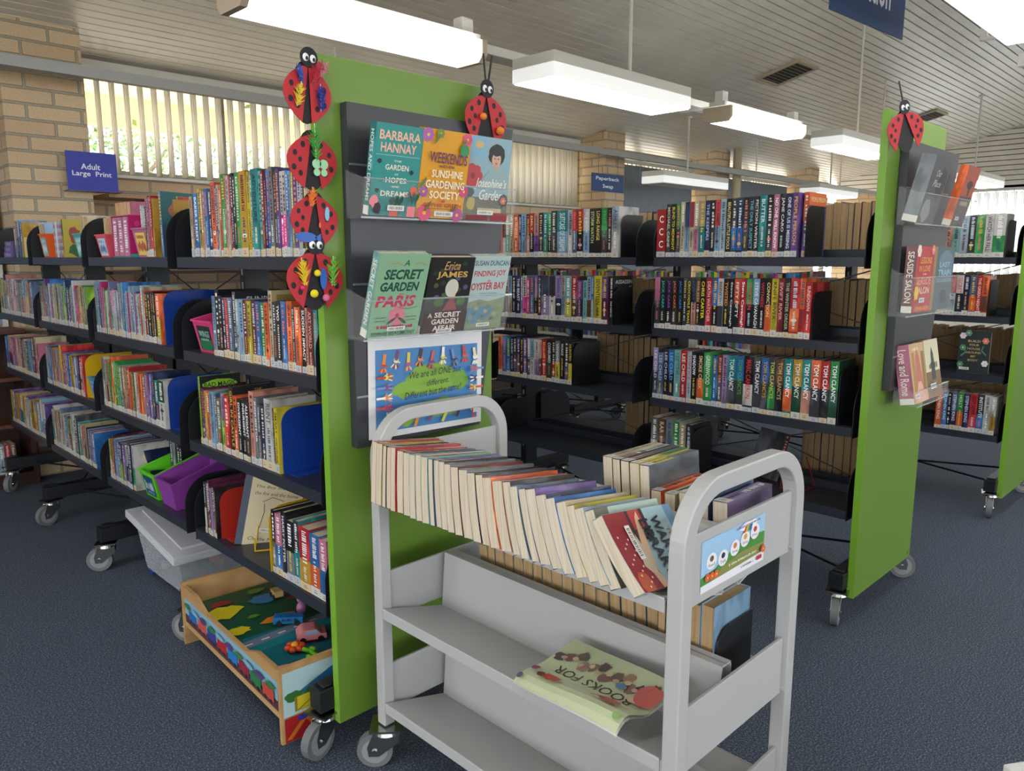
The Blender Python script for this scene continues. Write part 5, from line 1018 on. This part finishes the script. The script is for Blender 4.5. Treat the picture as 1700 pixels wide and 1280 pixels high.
b = MB(); b.ell((-.007, -.012, .056), .003, .003, .004, hexm('#101010')); b.ell((.007, -.012, .056), .003, .003, .004, hexm('#101010')); b.build('eyes', t)
t = thing('toy_flower', (1.075, 2.01, zt_), (0, 0, R(-78)), 'bendy plastic toy flower with green stem on the play table', 'toy'); gm = mat('toy_lime', '#6cc814', .35)
b = MB(); b.tube([(0, 0, .012), (.05, .01, .012), (.10, -.005, .014), (.15, .005, .012), (.17, .02, .012)], .007, gm, 10)
for x_, y_ in ((.05, .02), (.08, -.02), (.12, .02), (.165, -.005), (.175, .03)): b.ell((x_, y_, .014), .014, .009, .008, gm, 10, 6)
b.build('stem', t, smooth=True)
b = MB()
for i in range(6): b.ell((-.005 + .02 * math.cos(i * PI / 3), .02 * math.sin(i * PI / 3), .014), .013, .013, .009, hexm('#d8481c'), 10, 6)
b.build('petals', t, smooth=True); b = MB(); b.ell((-.005, 0, .02), .013, .013, .01, hexm('#e8a020'), 12, 6); b.build('flower_centre', t, smooth=True)

# ------------------------------------------------------------------ clear tub
t = thing('storage_tub', (1.085, 2.93, 0), (0, 0, 0), 'clear plastic storage tub with translucent lid under the left shelving unit', 'storage tub')
clear = mat('tub_plastic', '#dfe2ea', .25, alpha=.30); lidm = mat('tub_lid', '#e6e8ee', .25, alpha=.62)
b = MB(); W_, L_ = .58, .46
def shear(z, y): return z * (.62 + .38 * y / L_)
bot = [(.03, .03, .035), (W_ - .03, .03, .035), (W_ - .03, L_ - .03, .035), (.03, L_ - .03, .035)]; topv = [(0, 0, .205), (W_, 0, .205), (W_, L_, .275), (0, L_, .275)]
b.mesh(bot + topv, [(3, 2, 1, 0)] + [(i, (i + 1) % 4, 4 + (i + 1) % 4, 4 + i) for i in range(4)], clear)
o = b.build('tub_body', t); sm = o.modifiers.new('t', 'SOLIDIFY'); sm.thickness = .003
b = MB(); T = Matrix.Translation((-.025, -.025, .207)) @ Matrix.Rotation(math.atan2(.07, L_), 4, 'X')
b.box(0, 0, 0, W_ + .05, L_ + .055, .012, lidm, T); b.box(.0, 0, -.022, .006, L_ + .055, 0, lidm, T); b.box(.0, 0, -.022, W_ + .05, .006, 0, lidm, T)
b.box(.05, .05, .012, W_, L_, .022, lidm, T); b.build('lid', t, bevel=.006)
for x_, y_ in ((.05, .04), (.05, L_ - .04), (W_ - .05, .04), (W_ - .05, L_ - .04)):
    b = MB(); b.cyl((x_ - .01, y_, .018), (x_ + .01, y_, .018), .018, mat('tub_wheel_blue', '#1c3a9c', .4), 16); b.build('wheel', t)
b = MB(); q = random.Random(3); cs2 = [mat('block_' + c, '#' + c, .5) for c in ('b02a2a', '2a50a8', 'c8a030', '3a8a4a', 'c87a30', '8a8a90')]
tb = MB()
for k in range(42):
    x_, y_ = q.uniform(.06, W_ - .09), q.uniform(.06, L_ - .09); T = Matrix.Translation((x_, y_, .042 + q.uniform(0, .09))) @ Matrix.Rotation(q.uniform(0, 3), 4, 'Z') @ Matrix.Rotation(q.uniform(-.3, .3), 4, 'X'); s_ = q.uniform(.02, .035)
    tb.box(0, 0, 0, s_, s_, s_, cs2[k % 6], T)
o = tb.build('toy_blocks', None, (1.085, 2.93, 0)); tag(o, 'blurry coloured toy blocks inside the clear plastic tub', 'toys', kind='stuff')

# ------------------------------------------------------------------ book trolley
TX0, TX1, TYn, TYf = 1.085, 1.545, .69, 1.585
t = thing('book_trolley', (TX0, TYn, 0), label='cream metal library book trolley in the foreground', cat='book trolley'); tw = TX1 - TX0; tl = TYf - TYn
for yy in (0, tl):
    b = MB(); r_ = .105; h = .98; hw = .0165
    pts = [(hw, yy, .125), (hw, yy, h - r_ - hw)] + [(hw + r_ - r_ * math.cos(a_), yy, h - hw - r_ + r_ * math.sin(a_)) for a_ in [PI / 2 * i / 9 for i in range(1, 10)]]
    pts += [(tw - hw - r_ + r_ * math.sin(a_), yy, h - hw - r_ + r_ * math.cos(a_)) for a_ in [PI / 2 * i / 9 for i in range(0, 10)]] + [(tw - hw, yy, .125)]
    b.sweep(pts, hw, hw, (0, 1, 0), M_CREAM); b.build('end_frame', t, bevel=.003)
    for z0, z1 in ((.16, .29), (.42, .55), (.745, .88)):
        b = MB(); b.box(2 * hw, yy - .004 if yy == 0 else yy - .004, z0, tw - 2 * hw, yy + .004, z1, M_CREAM); b.build('end_plate', t, bevel=.0015)
        for x_ in (2 * hw - .002, tw - 2 * hw + .002):
            b = MB(); b.cyl((x_, yy - .012, z0 + .012), (x_, yy - .004, z0 + .012), .006, M_CREAM, 10); b.build('rivet', t)
for z, dh in ((.195, .10), (.462, .10), (.772, .075)):
    b = MB(); y0, y1 = .02, tl - .02; c = tw / 2; th = .003; low = z - .055
    for s_ in (-1, 1):
        X_ = lambda x: x if s_ < 0 else tw - x
        prof = [(0, z - .028), (0, z), (c - .03, low), (c - .018, low + .15 if dh > .08 else low + .12), (c, low + .15 if dh > .08 else low + .12), (c, low + .147 if dh > .08 else low + .117), (c - .015, low + .147 if dh > .08 else low + .117), (c - .027, low - .004), (.003, z - .004), (.003, z - .028)]
        pr_ = [(X_(p[0]), p[1]) for p in prof]; pr_ = pr_ if s_ > 0 else pr_[::-1]
        # split into convex strips
        A_ = [(0, z), (c - .03, low), (c - .018, low + (.15 if dh > .08 else .12)), (c + .001, low + (.15 if dh > .08 else .12))]
        q0 = [(0, z - .028)] + A_
        for p1, p2 in zip(q0, q0[1:]):
            d_ = (Vector((p2[0] - p1[0], p2[1] - p1[1]))).normalized(); nx, nz = d_.y * th, -d_.x * th
            quad = [(X_(p1[0]), p1[1]), (X_(p2[0]), p2[1]), (X_(p2[0] + nx), p2[1] + nz), (X_(p1[0] + nx), p1[1] + nz)]
            b.prism(quad if s_ > 0 else quad[::-1], (0, y0, 0), (1, 0, 0), (0, 0, 1), (0, y1 - y0, 0), M_CREAM)
    b.build('shelf', t)
for x_, y_, a_ in ((.0165, 0, 2.2), (tw - .0165, 0, 2.9), (.0165, tl, 2.4), (tw - .0165, tl, 2.0)): castor(t, (x_, y_, 0), a_, .048)
b = MB(); a = Art(b, (.075, -.0045, .762), (.235, 0, 0), (0, 0, .098), .0003, .0001)
a.rect(0, 0, 1, 1, '#9cc4e4'); a.poly([(0, 0), (0, .3), (.2, .36), (.5, .6), (.8, .66), (1, .62), (1, 0)], '#4a8a3a'); a.poly([(.1, 0), (.3, .3), (.6, .42), (1, .4), (1, 0)], '#8a8a4a'); a.poly([(0, 0), (0, .14), (.4, .16), (1, .2), (1, 0)], '#e6e6ea')
for i, (u, v, tx) in enumerate(((.15, .55, 'Read'), (.32, .5, 'Talk'), (.5, .58, 'Sing'), (.66, .66, 'Write'), (.82, .72, 'Play'))):
    a.ell(u, v, .075, .16, '#e9e9ec', 20); a.ell(u, v + .05, .03, .06, ('#6a4a3a', '#2a2a5a', '#c8784a', '#d8a040', '#c04030')[i], 10); a.text(tx, u - .045, v - .1, u + .045, v - .04, '#404048', 0)
a.blob(.7, .92, .2, .1, '#f0f0f0', 3)
for i, c in enumerate(('#c03a2a', '#e0b030', '#3a9a4a', '#2a5ab0')): a.poly([(.62 + .03 * i, .8), (.65 + .03 * i, .8), (.68 + .03 * i, .92), (.65 + .03 * i, .92)], c)
a.smudge(.5, .92, .9, .96, '#8a6a9a', 4, 16); a.smudge(.4, .27, .85, .32, '#d8e8d0', 6, 18); a.rect(.86, .08, .95, .16, '#c03040'); a.smudge(.6, .1, .8, .13, '#404048', 2, 8)
for u in (.08, .14, .2, .95): a.flower(u, .28, .04, '#d8603a', asp=2)
b.build('sticker', t)

def upbook(x, y, z, w_, d_, h, c, lean, bend, label, group, c2=None, text=None, artfn=None, tc=None, yaw=0, page=None, seed=None):
    """book on a trolley: fore-edge down, spine up, tail towards -X. (x,y,z) = world position of the fore-edge corner nearest +Y"""
    SEED[0] += 1; s_ = seed or SEED[0]
    o = book('book', w_, h, d_, c, c2, text, tc, s_, True, cw=.0006, page=page or M_PAGE, bend=bend, artfn=artfn)
    ax = Vector((0, -math.cos(lean), math.sin(lean))); ay = Vector((0, -math.sin(lean), -math.cos(lean))); az = Vector((1, 0, 0))
    pos = Vector((x, y, z)) - ay * d_
    M_ = Matrix(((ax.x, ay.x, az.x, pos.x), (ax.y, ay.y, az.y, pos.y), (ax.z, ay.z, az.z, pos.z), (0, 0, 0, 1)))
    if yaw: M_ = Matrix.Translation((x, y, z)) @ Matrix.Rotation(yaw, 4, 'Y') @ Matrix.Translation((-x, -y, -z)) @ M_
    o.matrix_world = M_; return tag(o, label, 'book', group)
cols = [('r', 'gy'), ('gy', 'o'), ('k', 'lt'), ('br', 'k'), ('r', None), ('r', 'w'), ('sb', 'br'), ('lt', 'sp'), ('c', 'b'), ('lt', 'r'), ('sb', 'y'), ('p', 'pk'), ('k', 'c'), ('gr', 'bg'), ('dr', 'k'), ('gr', 'lg'), ('k', 'w'), ('dk', 'k'), ('o', None), ('sp', 'o'), ('k', 'r'), ('sb', 'y'), ('db', 'k'), ('p', 'sb'), ('db', 'gr'), ('b', 'lp'), ('c', 'bg'), ('y', 'dk'), ('bl', 'c')]
n_ = len(cols); yb = 1.562; q = random.Random(17)
for i, (c1, c2) in enumerate(cols):
    f = i / (n_ - 1); w_ = .0204 + q.uniform(-.005, .006) + (.004 if i > 12 else 0); lean = R(3 + 9 * f + 13 * f ** 3); bend = -.004 - .016 * f
    d_ = .152 + q.uniform(-.003, .003) - .004 * f
    upbook(TX0 - .033 + q.uniform(-.003, .003), yb - .018 * f + .0, .757, w_, d_, .20 + q.uniform(-.006, .012), c1, lean * 1.0, abs(bend), '%s spine-up paperback, %s from the left in the front row of the trolley' % (PAL[c1][0], ORD(i + 1)), 'spine-up paperbacks along the front of the trolley', c2, yaw=R(7))
    yb -= (w_ + .0006) / math.cos(lean) * .93 if False else (w_ + .0008) / math.cos(lean)
print('trolley row end y', yb)
def a_dove(a):
    # artwork rotated a quarter turn: reads along the book height
    a.rect(0, 0, 1, 1, '#a9bfb4'); a.rect(0, 0, 1, .2, '#6a6a58'); a.barcode(.2, .22, .55, .30, True)
    for i in range(8): a.ell(.25 + .08 * i, .72 + .05 * (i % 3), .09, .03, '#3f6a44', 8, .6 * i)
    a.flower(.3, .93, .16, '#c08a2a', '#6a3a1a', 7, .7); a.text('LOVE', .2, .56, .5, .64, '#8a3a3a', .01); a.text('and', .55, .5, .72, .56, '#3a4a48', 0, .3); a.text('BUTTER', .3, .38, .85, .46, '#3a4a48')
def a_wart(a):
    a.rect(0, 0, 1, 1, '#9dbac2'); a.rect(0, .88, 1, 1, '#6a94b4'); a.rect(.0, 0, 1, .34, '#8a1f28'); a.rect(0, .3, .4, .55, '#3a2426'); a.rect(0, .34, .25, .5, '#b03438')
    a.poly([(.02, .46), (.2, .47), (.8, .33), (1, .36), (1, .27), (.7, .25), (.1, .41)], '#d8b090'); a.blob(.9, .1, .18, .10, '#b0502e', 6); a.poly([(.3, .3), (.7, .2), (.9, .3), (.6, .34)], '#c8b8a0')
    for i in range(14): a.ell(.3 + .05 * i, .06 + .16 * ((i * 5) % 7) / 7, .015, .01, '#e8c8c0', 8)
    a.barcode(.18, .2, .62, .27); a.text('THE LITTLE', .3, .76, .85, .81, '#8a5a50'); a.text('WARTIME', .12, .60, .95, .73, '#182430', .03); a.text('LIBRARY', .14, .43, .9, .56, '#182430', .03); a.smudge(.4, .84, .8, .86, '#b06a60', 3, 12)
y_a = yb - .012
upbook(TX0 - .03, yb - .018, .757, .026, .15, .205, 'sb', R(27), .014, 'open-leaning pale paperback with botanical cover near the trolley end', None, 'y', artfn=a_dove, yaw=R(7), seed=901)
upbook(TX0 - .04, yb - .075, .760, .028, .155, .215, 'bl', R(38), .018, 'paperback titled THE LITTLE WARTIME LIBRARY slumped at the trolley end', None, 'w', artfn=a_wart, yaw=R(7), seed=902)
# far side of the top shelf
fs = [('c', 'bg', .026, None), ('k', 'w', .022, None), ('k', 'br', .024, None), ('y', 'g', .026, 'JO NESBO'), ('gr', 'y', .026, None)]
y = 1.055
for i, (c1, c2, w_, tx) in enumerate(fs):
    upbook(TX0 + .27, y, .762, w_, .15, .2, c1, R(4), .003, '%s spine-up paperback, %s from the left in the far row of the trolley' % (PAL[c1][0], ORD(i + 1)), 'spine-up paperbacks in the far row of the trolley', c2, ('@' + tx)[1:] if tx else None, yaw=0, tc='#50502a'); y -= w_ + .001
for i, (c1, w_, d_, yy_) in enumerate((('o', .026, .10, y - .0), ('c', .026, .10, y - .035), ('c', .024, .11, .855), ('sb', .03, .148, .815), ('lp', .034, .11, .775))):
    upbook(TX0 + .27, yy_, .762, w_, d_, .19, c1, R(3), 0, '%s spine-up paperback, %s from the right end plate, far row of trolley' % (PAL[c1][0], ORD(5 - i)), 'lower books at the near end of the trolley far row', None)
# middle shelf, far side: books upright with page edges towards us
y = 1.50; q = random.Random(8)
for i in range(22):
    w_ = q.uniform(.028, .036); SEED[0] += 1
    c1 = q.choice(['c', 'bg', 'gr', 'c', 'c'])
    o = book('book', w_, .165 + q.uniform(-.006, .006), .125, c1, None, None, None, SEED[0], True, page=M_PAGE2, labelm=False)
    ln = R(-4 - q.uniform(0, 3)); o.matrix_world = Matrix.Translation((TX0 + .405, y - w_ - .012, .425)) @ Matrix.Rotation(ln * 0 + PI / 2, 4, 'Z') @ Matrix.Rotation(R(4), 4, 'Y')
    tag(o, '%s-covered book, %s from the left, far side of the trolley middle shelf' % (PAL[c1][0], ORD(i + 1)), 'book', 'books on the far side of the trolley middle shelf'); y -= w_ + .0035
    if y < .93: break
for i, (c1, w_, h) in enumerate((('ol', .022, .19), ('c', .034, .215), ('sb', .02, .205), ('bl', .028, .21), ('lb', .032, .215))):
    SEED[0] += 1; o = book('book', w_, h, .15, c1, None, None, None, SEED[0], True, page=M_PAGE2, labelm=False); o.location = (TX0 + .415, y - w_, .432); o.rotation_euler = (0, 0, PI / 2); y -= w_ + .001
    tag(o, '%s hardback, %s from the left in the tall group by the trolley end plate' % (PAL[c1][0], ORD(i + 1)), 'book', 'tall books on the trolley middle shelf')
bookend(TX0 + .27, y - .004, .43, .165, .15, 'black', M_BLACK, 'black bookend at the near end of the trolley middle shelf')
# magazine
t = thing('magazine', (1.152, .915, 0.482), (0, R(-13), R(-4)), 'curled pale green magazine with BOOKS FOR on its cover, on the trolley', 'magazine')
MW, ML = .19, .295
def sheet(z0, amp, m, name, art=None, th=.0012):
    b = MB(); NU = 14
    def fz(u, v): return z0 + amp * (math.exp(-((u - .15) / .22) ** 2) * .035 + .012 * math.sin(v * 3 + 1)) * (.4 + .6 * (1 - v))
    for i in range(NU):
        for j in range(10):
            P4 = [((i + a1) / NU, (j + b1) / 10) for a1, b1 in ((0, 0), (1, 0), (1, 1), (0, 1))]
            b.face([(u * MW - MW / 2, v * ML - ML / 2, fz(u, v)) for u, v in P4], m)
    if art:
        class CA(Art):
            def P(s, u, v):
                uu, vv = 1 - v, u
                return Vector((uu * MW - MW / 2, vv * ML - ML / 2, fz(min(1, max(0, uu)), min(1, max(0, vv))) + s.k))
        ca = CA(b, (0, 0, 0), (1, 0, 0), (0, 1, 0), .0008, .00025); ca.bands = 10; art(ca)
    o = b.build(name, t, smooth=False); return o
def a_mag(a):
    a.text('BOOKS FOR', .14, .46, .86, .60, '#3f3f38', .005)
    for i in range(12): a.blob(.1 + .075 * i, .22 + .07 * (i % 3), .06, .10, ('#7a5a58', '#5a4a4c', '#8a6a60', '#9a7a68', '#6a5a50')[i % 5], i + 3, 14, .5)
    for i in range(10): a.blob(.12 + .085 * i, .30 + .05 * (i % 2), .03, .04, ('#c8b090', '#b89a88')[i % 2], i + 40)
    a.blob(.08, .36, .11, .2, '#b8625a', 7, 18, .25); a.blob(.14, .5, .05, .05, '#d8b090', 4); a.blob(.2, .72, .10, .09, '#a8604a', 8, 16, .45); a.line([(.12, .8), (.25, .72), (.34, .78)], .02, '#b8584a'); a.blob(.3, .4, .05, .06, '#5a7a94', 12)
    a.blob(.72, .78, .11, .07, '#b04a3c', 9, 14, .4); a.blob(.82, .8, .05, .05, '#5a3a30', 11); a.blob(.93, .72, .04, .06, '#8a4a5a', 13); a.ell(.04, .9, .03, .04, '#7aa05a'); a.ell(.96, .93, .025, .04, '#505868')
sheet(.004, 1, mat('magazine_pages', '#dcdad0', .5), 'pages'); sheet(.007, 1.15, mat('magazine_cover', '#bcc49f', .32), 'cover', a_mag)

t = thing('side_table', (1.548, .272, 0), (0, 0, R(-33)), 'white table corner at the bottom right edge of the picture', 'table')
b = MB(); b.box(0, -.6, .42, .7, 0, .44, mat('table_white', '#d2d2ce', .4)); b.build('table_top', t, bevel=.003)
for x_, y_ in ((.04, -.56), (.66, -.56), (.66, -.04), (.04, -.04)):
    b = MB(); b.cyl((x_, y_, 0), (x_, y_, .42), .018, M_CHROME, 12); b.build('leg', t)

# ------------------------------------------------------------------ far left and wall furniture
dw = noisy('dark_stained_wood', '#3a221a', '#2a1812', 18, .45, .35, .7, stretch=(.2, 1, 1)); lw = mat('shelf_edge_wood', '#5e3826', .5)
t = thing('wooden_bookcase', (-.1, 5.26, 0), (0, 0, 0), 'dark stained wooden bookcase against the brick wall at far left', 'bookcase'); b = MB()
b.box(0, 0, 0, .03, .3, .92, dw); b.box(1.24, 0, 0, 1.27, .3, .92, dw); b.box(.03, .28, 0, 1.24, .3, .92, dw); b.box(.03, 0.01, 0, 1.24, .03, .06, dw); b.build('carcass', t)
for z in (.06, .36, .64, .92):
    b = MB(); b.box(.0 if z > .9 else .03, 0, z - .0, 1.27 if z > .9 else 1.24, .28, z + .022, lw if z > .1 else dw); b.build('shelf', t)
row(rnd('w r bl w gr o', 24, 26, 34, 172, 180, 60), 5.0, 1, 0, 0, 'x', 'x') if False else None
x_ = .55; q = random.Random(5)
for i in range(16):
    c1 = q.choice(['w', 'r', 'bl', 'w', 'bl']); w_ = q.uniform(.028, .036); SEED[0] += 1
    if i == 15: c1 = 'br'
    o = book('book', w_, .178, .14, c1, 'r' if c1 == 'w' and i % 2 else None, None, None, SEED[0], False, labelm=False); o.location = (x_, 5.29, .083); x_ += w_ + .001
    tag(o, '%s audiobook case, %s from the left on the low wooden bookcase' % (PAL[c1][0], ORD(i + 1)), 'book', 'cases on the low wooden bookcase')
    if x_ > 1.07: break
t = thing('notice_board', (-.6, 5.70, .95), (0, 0, 0), 'pale blue partition screen standing left of the brick pier', 'partition'); b = MB(); b.box(0, 0, 0, 1.75, .03, 1.0, mat('screen_fabric', '#8f9cb4', .9)); b.build('fabric_panel', t); b = MB(); b.box(1.75, -.005, -.95, 1.78, .035, 1.02, M_WHITE); b.box(-.03, -.005, -.95, 0, .035, 1.02, M_WHITE); b.build('screen_frame', t)
# adult large print wall shelving
t = thing('wall_shelf', (1.75, 5.42, 0), (0, 0, 0), 'timber wall shelf below the window carrying the large print sign', 'shelf'); b = MB(); b.box(0, 0, 1.745, 2.6, .33, 1.77, mat('pine_shelf', '#a8815c', .5)); b.build('shelf_board', t)
for x_ in (.28, 1.4, 2.4):
    b = MB(); b.box(x_, .30, .2, x_ + .03, .33, 1.74, M_BLACK); b.prism([(.30, 1.74), (.30, 1.60), (.05, 1.74)], (x_, 0, 0), (0, 1, 0), (0, 0, 1), (.03, 0, 0), M_BLACK); b.build('bracket', t)
for z in (.55, .9, 1.25, 1.5):
    b = MB(); b.box(0, .05, z, 2.6, .3, z + .02, MATS['dark_stained_wood'] if z < 1.4 else M_WHITE); b.build('shelf_board', t)
b = MB(); q = random.Random(77)
for z, x0, x1 in ((.92, 0.02, 2.58), (.57, .02, 2.58), (1.27, 1.1, 2.58)):
    x_ = x0
    while x_ < x1:
        w_ = q.uniform(.02, .04); b.box(x_ + 1.75, 5.50, z, x_ + w_ - .001 + 1.75, 5.66, z + q.uniform(.18, .205), cov(q.choice(['w', 'dk', 'r', 'bl', 'k', 'db', 'br']))); b.box(x_ + 1.752, 5.4985, z + .15, x_ + w_ + 1.747, 5.4998, z + .175, M_LABEL); x_ += w_
tag(b.build('large_print_books'), 'rows of large print books on the wall, glimpsed between the left shelves', 'books', kind='stuff')
t = thing('shelf_sign', (1.50, 5.36, 1.772), (0, 0, 0), 'royal blue acrylic sign reading Adult Large Print in front of the window', 'sign'); b = MB(); b.box(0, 0, 0, .29, .005, .235, signroyal)
a = Art(b, (0, 0, 0), (.29, 0, 0), (0, 0, .235)); a.text('Adult', .28, .55, .66, .70, '#e8e8f4', .015); a.text('Large  Print', .10, .34, .88, .51, '#e8e8f4', .015); b.build('sign_plate', t); b = MB(); b.box(-.01, -.05, -.006, .30, .06, -.0005, mat('sign_foot', '#14206c', .3)); b.build('foot', t)

# ------------------------------------------------------------------ keep the 300 books that show largest; the rest become one object
bpy.context.view_layer.update()
def px(P):
    q = Vector(P) - Vector((0, 0, 1.36)); z = q.dot(fw); return (850 + F * q.dot(rt) / z, 640 - F * q.dot(up) / z) if z > .2 else None
def shown(o):
    objs = [c for c in ([o] + list(o.children)) if c.type == 'MESH']; pts = [px(c.matrix_world @ Vector(k)) for c in objs for k in c.bound_box]
    if any(p is None for p in pts): return 1e6
    x0, x1 = max(0, min(p[0] for p in pts)), min(1700, max(p[0] for p in pts)); y0, y1 = max(0, min(p[1] for p in pts)), min(1280, max(p[1] for p in pts))
    if x1 <= x0 or y1 <= y0: return 0
    me = [Vector(objs[0].matrix_world @ Vector(k)) for k in objs[0].bound_box]; far = 'far side' in o.get('label', '') and 'trolley' not in o.get('label', '')
    if o.get('label', '').startswith('book showing page') or far: return (y1 - y0) * .25 * (x1 - x0)
    thick = min(x1 - x0, (max(v.y for v in me) - min(v.y for v in me)) * F / max(.5, (me[0] - Vector((0, 0, 1.36))).dot(fw)) * .72)
    return (y1 - y0) * thick
books = [o for o in S.objects if o.get('category') == 'book' and o.parent is None]; books.sort(key=lambda o: -shown(o))
KEEP = 300; rest = books[KEEP:]; mb = MB()
extra = [o for o in S.objects if o.get('kind') == 'stuff' and o.name.startswith(('distant_books', 'large_print_books'))]
for o in rest + extra:
    for c in [o] + list(o.children):
        if c.type != 'MESH': continue
        M_ = c.matrix_world; me = c.data; base = len(mb.v); mb.v += [tuple(M_ @ v.co) for v in me.vertices]; idx = [mb.mi(m) for m in me.materials]
        for p in me.polygons: mb.f.append(tuple(base + i for i in p.vertices)); mb.m.append(idx[p.material_index])
for o in rest + extra:
    for c in list(o.children) + [o]: bpy.data.objects.remove(c)
tag(mb.build('shelf_books'), 'the many smaller books filling the further bays, far shelf sides and wall shelves', 'books', kind='stuff')
print('books kept', KEEP, 'merged', len(rest))
